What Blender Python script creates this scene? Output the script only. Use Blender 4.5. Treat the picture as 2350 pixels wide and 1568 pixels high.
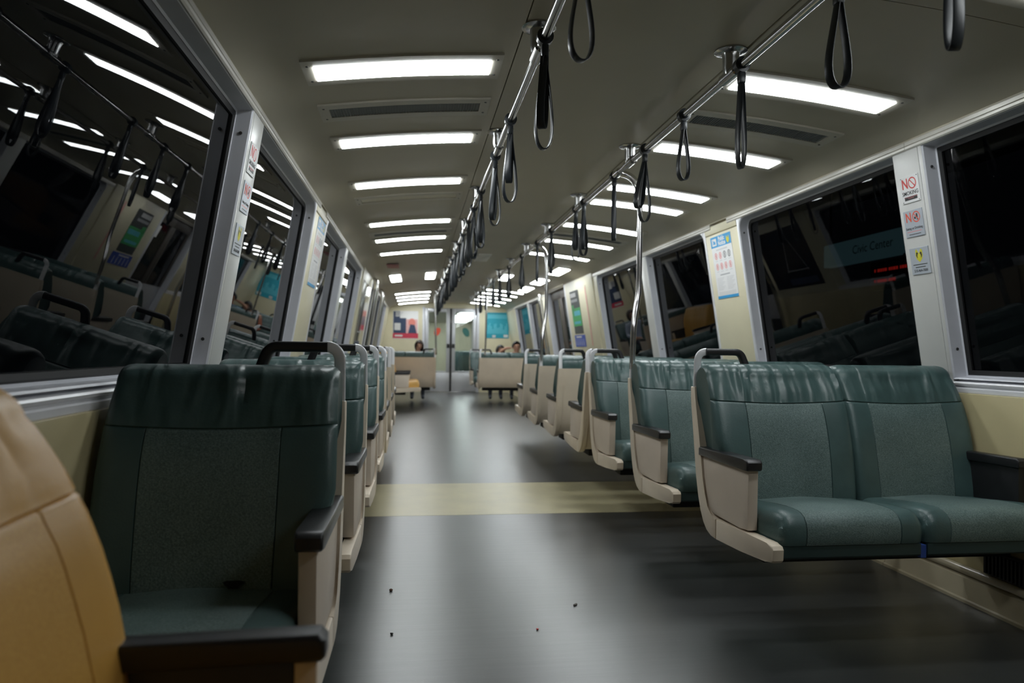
import bpy, bmesh, math, random
from mathutils import Vector, Matrix

# ------------------------------------------------------------------ clear
for o in list(bpy.data.objects):
    bpy.data.objects.remove(o, do_unlink=True)
scene = bpy.context.scene
COL = scene.collection
random.seed(7)
PI = math.pi

# ------------------------------------------------------------------ camera
CAM = Vector((-0.7977, 0.0, 1.05))
_r = Vector((0.99134, -0.13077, 0.01193)); _u = Vector((-0.01339, -0.01033, 0.99986)); _f = Vector((0.13063, 0.99136, 0.01199))
cam_data = bpy.data.cameras.new('camera')
cam_data.sensor_width = 36.0
cam_data.lens = 25.81
cam_data.clip_start = 0.02
cam_data.dof.use_dof = True
cam_data.dof.focus_distance = 2.7
cam_data.dof.aperture_fstop = 2.8
cam = bpy.data.objects.new('camera', cam_data)
COL.objects.link(cam)
cam.matrix_world = Matrix(((_r.x, _u.x, -_f.x, CAM.x), (_r.y, _u.y, -_f.y, CAM.y), (_r.z, _u.z, -_f.z, CAM.z), (0, 0, 0, 1)))
scene.camera = cam

# ------------------------------------------------------------------ world (dark tunnel outside) and exposure
world = bpy.data.worlds.new('world'); scene.world = world
world.use_nodes = True
world.node_tree.nodes['Background'].inputs[0].default_value = (0.004, 0.0045, 0.006, 1)
world.node_tree.nodes['Background'].inputs[1].default_value = 1.0
scene.view_settings.view_transform = 'Standard'
scene.view_settings.look = 'None'
scene.view_settings.gamma = 1.0
scene.view_settings.use_curve_mapping = False
scene.view_settings.exposure = 0.12
LAMP = 20.0          # radiance of the ceiling lamp diffusers

# ------------------------------------------------------------------ helpers: objects
def tag(o, label=None, cat=None, group=None, kind=None):
    if label: o['label'] = label
    if cat: o['category'] = cat
    if group: o['group'] = group
    if kind: o['kind'] = kind
    return o

def empty(name, loc=(0, 0, 0), rz=0.0, parent=None):
    o = bpy.data.objects.new(name, None)
    o.empty_display_size = 0.1
    COL.objects.link(o); o.location = loc; o.rotation_euler = (0, 0, rz)
    if parent: o.parent = parent
    return o

def link(name, me, parent=None):
    o = bpy.data.objects.new(name, me)
    COL.objects.link(o)
    if parent: o.parent = parent
    return o

def from_bm(name, bm, m, parent=None, smooth=None):
    bmesh.ops.recalc_face_normals(bm, faces=bm.faces)
    me = bpy.data.meshes.new(name)
    bm.to_mesh(me); bm.free()
    if not isinstance(m, (list, tuple)): m = [m]
    for k in m: me.materials.append(k)
    if smooth is not None: shade(me, smooth)
    return link(name, me, parent)

def shade(me, ang):
    me.polygons.foreach_set('use_smooth', [True] * len(me.polygons))
    try:
        me.set_sharp_from_angle(angle=math.radians(ang))
    except Exception:
        pass

def pydata(name, v, f, m, parent=None, smooth=None, fix=True):
    me = bpy.data.meshes.new(name)
    me.from_pydata([tuple(a) for a in v], [], f); me.update()
    if fix:
        bm = bmesh.new(); bm.from_mesh(me)
        bmesh.ops.remove_doubles(bm, verts=bm.verts, dist=1e-6)
        bmesh.ops.recalc_face_normals(bm, faces=bm.faces); bm.to_mesh(me); bm.free()
    if not isinstance(m, (list, tuple)): m = [m]
    for k in m: me.materials.append(k)
    if smooth is not None: shade(me, smooth)
    return link(name, me, parent)

# ------------------------------------------------------------------ helpers: shapes into a bmesh
def bm_box(bm, x0, x1, y0, y1, z0, z1, bev=0.0, seg=2):
    vs = [bm.verts.new(c) for c in ((x0, y0, z0), (x1, y0, z0), (x1, y1, z0), (x0, y1, z0), (x0, y0, z1), (x1, y0, z1), (x1, y1, z1), (x0, y1, z1))]
    fs = [bm.faces.new([vs[i] for i in q]) for q in ((0, 3, 2, 1), (4, 5, 6, 7), (0, 1, 5, 4), (1, 2, 6, 5), (2, 3, 7, 6), (3, 0, 4, 7))]
    if bev > 0:
        es = list({e for f in fs for e in f.edges})
        bmesh.ops.bevel(bm, geom=es, offset=bev, segments=seg, profile=0.5, affect='EDGES', clamp_overlap=True)
    return bm

def box(name, x0, x1, y0, y1, z0, z1, m, parent=None, bev=0.0, seg=2):
    bm = bmesh.new(); bm_box(bm, x0, x1, y0, y1, z0, z1, bev, seg)
    return from_bm(name, bm, m, parent, 40 if bev > 0 else None)

def bm_prism(bm, pts, fn, a, b, bev=0.0, seg=2):
    """closed 2D outline pts extruded between a and b; fn(p, q, t) -> xyz"""
    A = [bm.verts.new(fn(p[0], p[1], a)) for p in pts]
    B = [bm.verts.new(fn(p[0], p[1], b)) for p in pts]
    n = len(pts)
    fa = bm.faces.new(A); fb = bm.faces.new(B[::-1])
    for i in range(n):
        bm.faces.new((A[i], B[i], B[(i + 1) % n], A[(i + 1) % n]))
    if bev > 0:
        es = list(set(fa.edges) | set(fb.edges))
        bmesh.ops.bevel(bm, geom=es, offset=bev, segments=seg, profile=0.5, affect='EDGES', clamp_overlap=True)
    return bm

def prism(name, pts, fn, a, b, m, parent=None, bev=0.0, smooth=35):
    bm = bmesh.new(); bm_prism(bm, pts, fn, a, b, bev)
    return from_bm(name, bm, m, parent, smooth)

def frames_along(path):
    pts = [Vector(p) for p in path]; T = []
    for i in range(len(pts)):
        a = pts[max(i - 1, 0)]; b = pts[min(i + 1, len(pts) - 1)]
        T.append((b - a).normalized())
    return pts, T

def bm_sweep(bm, path, prof, up=(0, 0, 1), closed=False, cap=True):
    """sweep a closed 2D profile [(a,b)] along path; a along side, b along local up"""
    pts, T = frames_along(path)
    if closed:
        n = len(pts)
        T = [(pts[(i + 1) % n] - pts[i - 1]).normalized() for i in range(n)]
    ref = Vector(up); rings = []
    side0 = None
    for p, t in zip(pts, T):
        s = t.cross(ref)
        if s.length < 1e-4: s = side0 if side0 else t.orthogonal()
        s.normalize()
        if side0 and s.dot(side0) < 0 and not closed: s = -s
        side0 = s
        u = s.cross(t).normalized()
        rings.append([bm.verts.new(p + s * a + u * b) for a, b in prof])
    n = len(prof); R = len(rings)
    for i in range(R if closed else R - 1):
        A = rings[i]; B = rings[(i + 1) % R]
        for j in range(n):
            bm.faces.new((A[j], A[(j + 1) % n], B[(j + 1) % n], B[j]))
    if cap and not closed:
        bm.faces.new(rings[0][::-1]); bm.faces.new(rings[-1])
    return bm

def circ(r, n=10, ry=None):
    ry = r if ry is None else ry
    return [(r * math.cos(2 * PI * i / n), ry * math.sin(2 * PI * i / n)) for i in range(n)]

def rrect(w, h, r, n=3):
    out = []
    for cx, cy, a0 in ((w / 2 - r, h / 2 - r, 0), (-w / 2 + r, h / 2 - r, 90), (-w / 2 + r, -h / 2 + r, 180), (w / 2 - r, -h / 2 + r, 270)):
        for k in range(n + 1):
            a = math.radians(a0 + 90 * k / n); out.append((cx + r * math.cos(a), cy + r * math.sin(a)))
    return out

def tube(name, path, r, m, parent=None, n=12, up=(0, 0, 1), prof=None, smooth=50):
    bm = bmesh.new(); bm_sweep(bm, path, prof or circ(r, n), up)
    return from_bm(name, bm, m, parent, smooth)

def bez(p0, p1, p2, n=8):
    p0, p1, p2 = Vector(p0), Vector(p1), Vector(p2)
    return [(1 - t) ** 2 * p0 + 2 * t * (1 - t) * p1 + t * t * p2 for t in [i / n for i in range(n + 1)]]

def lathe(bm, prof, c, axis='Z', n=20, hollow=False):
    rings = []
    for r, h in prof:
        ring = []
        for i in range(n):
            a = 2 * PI * i / n
            if axis == 'Z': q = (c[0] + r * math.cos(a), c[1] + r * math.sin(a), c[2] + h)
            elif axis == 'Y': q = (c[0] + r * math.cos(a), c[1] + h, c[2] + r * math.sin(a))
            else: q = (c[0] + h, c[1] + r * math.cos(a), c[2] + r * math.sin(a))
            ring.append(bm.verts.new(q))
        rings.append(ring)
    for A, B in zip(rings, rings[1:]):
        for i in range(n): bm.faces.new((A[i], A[(i + 1) % n], B[(i + 1) % n], B[i]))
    if hollow:
        A, B = rings[-1], rings[0]
        for i in range(n): bm.faces.new((A[i], A[(i + 1) % n], B[(i + 1) % n], B[i]))
    else:
        bm.faces.new(rings[0][::-1]); bm.faces.new(rings[-1])
    return bm

def text_obj(name, s, size, m, mat4, parent=None, align='CENTER', bold=0.0, sx=1.0):
    cu = bpy.data.curves.new(name, 'FONT')
    cu.body = s; cu.size = size; cu.align_x = align; cu.align_y = 'CENTER'
    cu.offset = bold; cu.extrude = 0.0002; cu.resolution_u = 2
    tmp = bpy.data.objects.new(name, cu); COL.objects.link(tmp)
    bpy.context.view_layer.update()
    dg = bpy.context.evaluated_depsgraph_get()
    me = bpy.data.meshes.new_from_object(tmp.evaluated_get(dg))
    bpy.data.objects.remove(tmp, do_unlink=True); bpy.data.curves.remove(cu)
    me.materials.clear(); me.materials.append(m)
    o = link(name, me, parent)
    o.matrix_local = mat4 @ Matrix.Diagonal((sx, 1, 1, 1))
    return o

def copy_tree(o, parent=None):
    c = o.copy(); COL.objects.link(c); c.parent = parent
    for ch in o.children:
        copy_tree(ch, c)
    return c

# ------------------------------------------------------------------ materials
def nt(name):
    m = bpy.data.materials.new(name); m.use_nodes = True
    t = m.node_tree; b = t.nodes['Principled BSDF']
    return m, t, b

def mat(name, col, rough=0.5, metal=0.0, spec=0.5, var=0.0, vscale=6.0, bump=0.0, bscale=60.0, coat=0.0, rvar=0.0):
    m, t, b = nt(name)
    b.inputs['Base Color'].default_value = (*col, 1)
    b.inputs['Roughness'].default_value = rough
    b.inputs['Metallic'].default_value = metal
    b.inputs['Specular IOR Level'].default_value = spec
    if coat:
        b.inputs['Coat Weight'].default_value = coat; b.inputs['Coat Roughness'].default_value = 0.2
    tc = t.nodes.new('ShaderNodeTexCoord')
    if var > 0:
        n = t.nodes.new('ShaderNodeTexNoise'); n.inputs['Scale'].default_value = vscale; n.inputs['Detail'].default_value = 5
        t.links.new(tc.outputs['Object'], n.inputs['Vector'])
        r = t.nodes.new('ShaderNodeValToRGB')
        r.color_ramp.elements[0].position = 0.3; r.color_ramp.elements[1].position = 0.7
        r.color_ramp.elements[0].color = (*[c * (1 - var) for c in col], 1)
        r.color_ramp.elements[1].color = (*[min(1, c * (1 + var)) for c in col], 1)
        t.links.new(n.outputs['Fac'], r.inputs['Fac']); t.links.new(r.outputs['Color'], b.inputs['Base Color'])
        if rvar:
            mr = t.nodes.new('ShaderNodeMapRange'); mr.inputs['To Min'].default_value = rough - rvar; mr.inputs['To Max'].default_value = rough + rvar
            t.links.new(n.outputs['Fac'], mr.inputs['Value']); t.links.new(mr.outputs['Result'], b.inputs['Roughness'])
    if bump > 0:
        n2 = t.nodes.new('ShaderNodeTexNoise'); n2.inputs['Scale'].default_value = bscale; n2.inputs['Detail'].default_value = 3
        t.links.new(tc.outputs['Object'], n2.inputs['Vector'])
        bp = t.nodes.new('ShaderNodeBump'); bp.inputs['Strength'].default_value = bump; bp.inputs['Distance'].default_value = 0.002
        t.links.new(n2.outputs['Fac'], bp.inputs['Height']); t.links.new(bp.outputs['Normal'], b.inputs['Normal'])
    return m

def emis(name, col, strength, base=(0.8, 0.8, 0.8)):
    m, t, b = nt(name)
    b.inputs['Base Color'].default_value = (*base, 1)
    b.inputs['Emission Color'].default_value = (*col, 1)
    b.inputs['Emission Strength'].default_value = strength
    return m

def weave(name, c1, c2, scale, rough, bump=0.35, fine=260.0):
    """vinyl with a pressed diamond weave"""
    m, t, b = nt(name)
    tc = t.nodes.new('ShaderNodeTexCoord')
    mp = t.nodes.new('ShaderNodeMapping'); mp.inputs['Rotation'].default_value = (0.6, 0.6, 0.785)
    t.links.new(tc.outputs['Object'], mp.inputs['Vector'])
    ck = t.nodes.new('ShaderNodeTexVoronoi'); ck.inputs['Scale'].default_value = scale; ck.inputs['Randomness'].default_value = 0.35
    t.links.new(mp.outputs['Vector'], ck.inputs['Vector'])
    n = t.nodes.new('ShaderNodeTexNoise'); n.inputs['Scale'].default_value = 7.0; n.inputs['Detail'].default_value = 6
    t.links.new(tc.outputs['Object'], n.inputs['Vector'])
    n3 = t.nodes.new('ShaderNodeTexNoise'); n3.inputs['Scale'].default_value = fine; n3.inputs['Detail'].default_value = 2
    t.links.new(tc.outputs['Object'], n3.inputs['Vector'])
    mx = t.nodes.new('ShaderNodeMath'); mx.operation = 'MULTIPLY_ADD'
    mx.inputs[1].default_value = 1.0; t.links.new(n3.outputs['Fac'], mx.inputs[0])
    m0 = t.nodes.new('ShaderNodeMath'); m0.operation = 'MULTIPLY'; m0.inputs[1].default_value = 0.35; t.links.new(n.outputs['Fac'], m0.inputs[0]); t.links.new(m0.outputs[0], mx.inputs[2])
    r = t.nodes.new('ShaderNodeValToRGB')
    r.color_ramp.elements[0].position = 0.50; r.color_ramp.elements[1].position = 0.88
    r.color_ramp.elements[0].color = (*c1, 1); r.color_ramp.elements[1].color = (*c2, 1)
    t.links.new(mx.outputs[0], r.inputs['Fac']); t.links.new(r.outputs['Color'], b.inputs['Base Color'])
    b.inputs['Roughness'].default_value = rough
    bp = t.nodes.new('ShaderNodeBump'); bp.inputs['Strength'].default_value = bump; bp.inputs['Distance'].default_value = 0.0015
    t.links.new(ck.outputs['Distance'], bp.inputs['Height']); t.links.new(bp.outputs['Normal'], b.inputs['Normal'])
    return m

M = {}
M['ceil'] = mat('ceiling_paint', (0.52, 0.48, 0.375), 0.42, spec=0.4, var=0.03, vscale=2.5, bump=0.05, bscale=220)
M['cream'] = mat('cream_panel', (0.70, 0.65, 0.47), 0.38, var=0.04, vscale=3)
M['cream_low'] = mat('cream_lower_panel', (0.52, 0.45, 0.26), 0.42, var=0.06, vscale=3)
M['white'] = mat('white_post_paint', (0.60, 0.60, 0.58), 0.32, var=0.03, vscale=4)
M['alu'] = mat('brushed_aluminium', (0.62, 0.63, 0.68), 0.42, metal=0.1, var=0.04, vscale=9)
M['alu_lt'] = mat('light_aluminium_trim', (0.80, 0.80, 0.83), 0.36, metal=0.2, var=0.03, vscale=9)
M['trim_tan'] = mat('warm_aluminium_cornice', (0.62, 0.60, 0.55), 0.36, metal=0.2, var=0.03, vscale=9)
M['chrome'] = mat('polished_steel', (0.72, 0.71, 0.70), 0.16, metal=1.0, var=0.05, vscale=18)
M['rail'] = mat('steel_rail', (0.46, 0.46, 0.46), 0.2, metal=1.0, var=0.05, vscale=18)
M['rubber'] = mat('black_gasket_rubber', (0.008, 0.008, 0.009), 0.6)
M['black'] = mat('black_moulded_plastic', (0.014, 0.014, 0.016), 0.36, var=0.1, vscale=20, bump=0.15, bscale=300)
M['strap'] = mat('dark_rubber_strap', (0.016, 0.02, 0.024), 0.34, var=0.1, vscale=15)
M['beige'] = mat('beige_moulded_plastic', (0.68, 0.58, 0.46), 0.42, var=0.05, vscale=5, bump=0.08, bscale=260)
M['kick'] = mat('glossy_beige_kick_cover', (0.52, 0.46, 0.33), 0.16, spec=0.7, var=0.06, vscale=4)
M['beige_in'] = mat('beige_arm_panel_plastic', (0.60, 0.51, 0.42), 0.45, var=0.05, vscale=5, bump=0.1, bscale=260)
M['teal'] = mat('teal_vinyl', (0.060, 0.106, 0.104), 0.36, var=0.14, vscale=9, bump=0.3, bscale=190)
M['teal_head'] = mat('teal_vinyl_headrest', (0.058, 0.103, 0.100), 0.33, var=0.12, vscale=9, bump=0.25, bscale=150)
def wrinkle(m, strength, dist):
    t = m.node_tree; b = t.nodes['Principled BSDF']
    tc = t.nodes.new('ShaderNodeTexCoord'); mp = t.nodes.new('ShaderNodeMapping'); mp.inputs['Scale'].default_value = (15, 5, 3.2)
    n1 = t.nodes.new('ShaderNodeTexNoise'); n1.inputs['Scale'].default_value = 1.0; n1.inputs['Detail'].default_value = 1.2; n1.inputs['Distortion'].default_value = 0.6
    t.links.new(tc.outputs['Object'], mp.inputs['Vector']); t.links.new(mp.outputs['Vector'], n1.inputs['Vector'])
    bp = t.nodes.new('ShaderNodeBump'); bp.inputs['Strength'].default_value = strength; bp.inputs['Distance'].default_value = dist
    old = b.inputs['Normal'].links[0].from_socket
    t.links.new(n1.outputs['Fac'], bp.inputs['Height']); t.links.new(old, bp.inputs['Normal']); t.links.new(bp.outputs['Normal'], b.inputs['Normal'])
wrinkle(M['teal_head'], 0.55, 0.030)
M['teal_ins'] = weave('teal_woven_insert', (0.066, 0.108, 0.104), (0.160, 0.222, 0.214), 150, 0.45, fine=230.0)
M['teal_dk'] = mat('dark_teal_skirt', (0.022, 0.045, 0.045), 0.5, var=0.1, vscale=12)
M['thread'] = mat('dark_seam_thread', (0.012, 0.022, 0.022), 0.6)
M['yel'] = mat('ochre_vinyl', (0.60, 0.33, 0.072), 0.40, var=0.08, vscale=6, bump=0.2, bscale=190)
M['yel_ins'] = weave('ochre_insert', (0.54, 0.29, 0.058), (0.64, 0.37, 0.09), 150, 0.44, bump=0.15)
M['yel_thread'] = mat('brown_seam_thread', (0.26, 0.13, 0.03), 0.6)
M['hole'] = mat('torn_foam_dark', (0.006, 0.008, 0.008), 0.8)
M['grey'] = mat('lamp_frame_grey', (0.58, 0.55, 0.47), 0.45, var=0.03)
M['grille'] = mat('vent_grille_dark', (0.20, 0.215, 0.22), 0.55)
M['lamp'] = emis('lamp_diffuser', (0.93, 0.985, 1.0), LAMP)
M['lamp_off'] = mat('unlit_lamp_diffuser', (0.70, 0.66, 0.54), 0.4)
M['screw'] = mat('screw_head', (0.10, 0.10, 0.10), 0.4, metal=0.6)
M['dark'] = mat('dark_void', (0.01, 0.01, 0.011), 0.7)
M['heater'] = mat('black_heater_grille', (0.012, 0.012, 0.012), 0.5)
M['door'] = mat('steel_door_skin', (0.56, 0.57, 0.60), 0.34, metal=0.4, var=0.03)
M['door_dk'] = mat('dark_brown_door_recess', (0.055, 0.045, 0.036), 0.5)
def flat(name, c, rough=0.45): return mat('print_' + name, c, rough)
M['p_white'] = flat('white', (0.80, 0.80, 0.80)); M['p_silver'] = mat('print_silver', (0.50, 0.54, 0.60), 0.35, metal=0.2)
M['p_red'] = flat('red', (0.62, 0.045, 0.04)); M['p_orange'] = flat('orange_red', (0.80, 0.10, 0.05)); M['p_black'] = flat('black', (0.02, 0.02, 0.02))
M['p_blue'] = flat('sky_blue', (0.03, 0.33, 0.66)); M['p_gold'] = flat('gold', (0.68, 0.62, 0.03)); M['p_green'] = flat('green', (0.06, 0.42, 0.13))
M['p_navy'] = flat('navy', (0.03, 0.05, 0.11)); M['p_dk'] = flat('charcoal', (0.05, 0.06, 0.06)); M['p_teal'] = flat('teal', (0.02, 0.34, 0.46))
M['p_teal2'] = flat('light_teal', (0.10, 0.50, 0.62)); M['p_pink'] = flat('pink', (0.72, 0.42, 0.42)); M['p_crimson'] = flat('crimson', (0.55, 0.04, 0.08))
M['p_grey'] = flat('grey', (0.35, 0.36, 0.38)); M['p_royal'] = flat('royal_blue', (0.03, 0.08, 0.42)); M['p_ltgrey'] = flat('light_grey', (0.62, 0.62, 0.63))
M['p_palered'] = flat('pale_red', (0.75, 0.28, 0.28)); M['p_tan'] = flat('tan', (0.42, 0.33, 0.20))

# glass: real refracting panes
m, t, b = nt('window_glass')
b.inputs['Base Color'].default_value = (0.10, 0.11, 0.115, 1); b.inputs['Roughness'].default_value = 0.0
b.inputs['IOR'].default_value = 1.24; b.inputs['Transmission Weight'].default_value = 1.0
M['glass'] = m
m, t, b = nt('door_glass')
b.inputs['Base Color'].default_value = (0.74, 0.84, 0.82, 1); b.inputs['Roughness'].default_value = 0.02
b.inputs['IOR'].default_value = 1.5; b.inputs['Transmission Weight'].default_value = 1.0
M['glass_door'] = m

# floor: dark speckled sheet vinyl with one cream band across it
m, t, b = nt('speckled_floor_vinyl')
tc = t.nodes.new('ShaderNodeTexCoord')
def N(kind, **kw):
    n = t.nodes.new(kind)
    for k, v in kw.items(): n.inputs[k].default_value = v
    return n
sp = N('ShaderNodeTexVoronoi', Scale=210.0); t.links.new(tc.outputs['Object'], sp.inputs['Vector'])
rs = t.nodes.new('ShaderNodeValToRGB'); rs.color_ramp.elements[0].position = 0.0; rs.color_ramp.elements[0].color = (1, 1, 1, 1)
rs.color_ramp.elements[1].position = 0.16; rs.color_ramp.elements[1].color = (0, 0, 0, 1)
t.links.new(sp.outputs['Distance'], rs.inputs['Fac'])
ns = N('ShaderNodeTexNoise', Scale=45.0, Detail=2.0); t.links.new(tc.outputs['Object'], ns.inputs['Vector'])
gt = t.nodes.new('ShaderNodeMath'); gt.operation = 'GREATER_THAN'; gt.inputs[1].default_value = 0.56
t.links.new(ns.outputs['Fac'], gt.inputs[0])
mu = t.nodes.new('ShaderNodeMath'); mu.operation = 'MULTIPLY'
t.links.new(gt.outputs[0], mu.inputs[0]); t.links.new(rs.outputs['Color'], mu.inputs[1])
nb = N('ShaderNodeTexNoise', Scale=2.2, Detail=8.0, Roughness=0.65); t.links.new(tc.outputs['Object'], nb.inputs['Vector'])
rb = t.nodes.new('ShaderNodeValToRGB'); rb.color_ramp.elements[0].position = 0.3; rb.color_ramp.elements[1].position = 0.75
rb.color_ramp.elements[0].color = (0.026, 0.028, 0.028, 1); rb.color_ramp.elements[1].color = (0.046, 0.049, 0.048, 1); b.inputs['Specular IOR Level'].default_value = 0.8; b.inputs['Coat Weight'].default_value = 0.45; b.inputs['Coat Roughness'].default_value = 0.3
t.links.new(nb.outputs['Fac'], rb.inputs['Fac'])
mxr = t.nodes.new('ShaderNodeMix'); mxr.data_type = 'RGBA'; mxr.inputs['B'].default_value = (0.26, 0.26, 0.24, 1)
t.links.new(mu.outputs[0], mxr.inputs['Factor']); t.links.new(rb.outputs['Color'], mxr.inputs['A'])
t.links.new(mxr.outputs['Result'], b.inputs['Base Color'])
rr = t.nodes.new('ShaderNodeMapRange'); rr.inputs['To Min'].default_value = 0.29; rr.inputs['To Max'].default_value = 0.38
t.links.new(nb.outputs['Fac'], rr.inputs['Value']); t.links.new(rr.outputs['Result'], b.inputs['Roughness'])
wv = N('ShaderNodeTexNoise', Scale=9.0, Detail=3.0)
mpv = t.nodes.new('ShaderNodeMapping'); mpv.inputs['Scale'].default_value = (0.25, 3.0, 1.0)
t.links.new(tc.outputs['Object'], mpv.inputs['Vector']); t.links.new(mpv.outputs['Vector'], wv.inputs['Vector'])
bpn = N('ShaderNodeBump', Strength=0.16, Distance=0.004); t.links.new(wv.outputs['Fac'], bpn.inputs['Height']); t.links.new(bpn.outputs['Normal'], b.inputs['Normal'])
M['floor'] = m
M['band'] = mat('cream_floor_vinyl', (0.40, 0.36, 0.22), 0.34, var=0.1, vscale=5, bump=0.1, bscale=12, rvar=0.05)

# ------------------------------------------------------------------ car shell
Y0, YE = -2.6, 18.15           # rear and far end walls
WA, WB = 1.622, 0.159          # wall lean: |x| = WA - WB*(z-0.9)
def wx(z, off=0.0): return WA - WB * (z - 0.9) + off
def wpt(sg, y, z, off=0.0): return (sg * wx(z, off), y, z)
def wall_frame(sg, y, z, off):
    """matrix whose x runs to the reader's right, y up the wall, z into the car"""
    up = Vector((-WB * sg, 0, 1)).normalized(); rt = Vector((0, -sg, 0)); n = rt.cross(up).normalized()
    p = Vector(wpt(sg, y, z, 0)) + n * off
    return Matrix(((rt.x, up.x, n.x, p.x), (rt.y, up.y, n.y, p.y), (rt.z, up.z, n.z, p.z), (0, 0, 0, 1)))
def cz(x):
    x = abs(x)
    if x <= 0.43: return 2.2
    if x <= 1.26: return 2.191 - 0.0995 * (x - 0.476) + 0.009 * math.sin(PI * min(max((x - 0.476) / 0.76, 0), 1))
    a = (x - 1.26) / 0.195
    return 2.113 - 0.020 * a - 0.058 * a * a

# floor
fl = empty('floor'); tag(fl, 'dark grey speckled vinyl floor running down the railcar aisle', None, None, 'structure')
for nm, ya, yb, k in (('floor_sheet', Y0, 4.675, 'floor'), ('floor_sheet', 5.78, YE + 0.1, 'floor'), ('floor_band', 4.675, 5.78, 'band')):
    o = box(nm, -1.66, 1.66, ya + 0.001, yb - 0.001, -0.04, 0.0 if k == 'floor' else 0.0005, M[k], fl)

# ceiling: centre panel, side panels, seams
ce = empty('ceiling', (0, 0, 0)); tag(ce, 'curved beige painted ceiling panels with lamp strips', None, None, 'structure')
cuts = [Y0, 2.15, 9.05, 13.15, YE + 0.05]
for ya, yb in zip(cuts, cuts[1:]):
    box('centre_panel', -0.425, 0.425, ya + 0.002, yb - 0.002, 2.2, 2.23, M['ceil'], ce)
    for sg in (-1, 1):
        xs = [0.431 + (1.4505 - 0.431) * i / 30 for i in range(31)]
        pts = [(sg * x, cz(x)) for x in xs] + [(sg * x, cz(x) + 0.03) for x in xs[::-1]]
        prism('side_panel', pts, lambda a, b_, t_: (a, t_, b_), ya + 0.002, yb - 0.002, M['ceil'], ce, smooth=30)
box('backing_panel', -1.5, 1.5, Y0, YE, 2.26, 2.28, M['dark'], ce)

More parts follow.
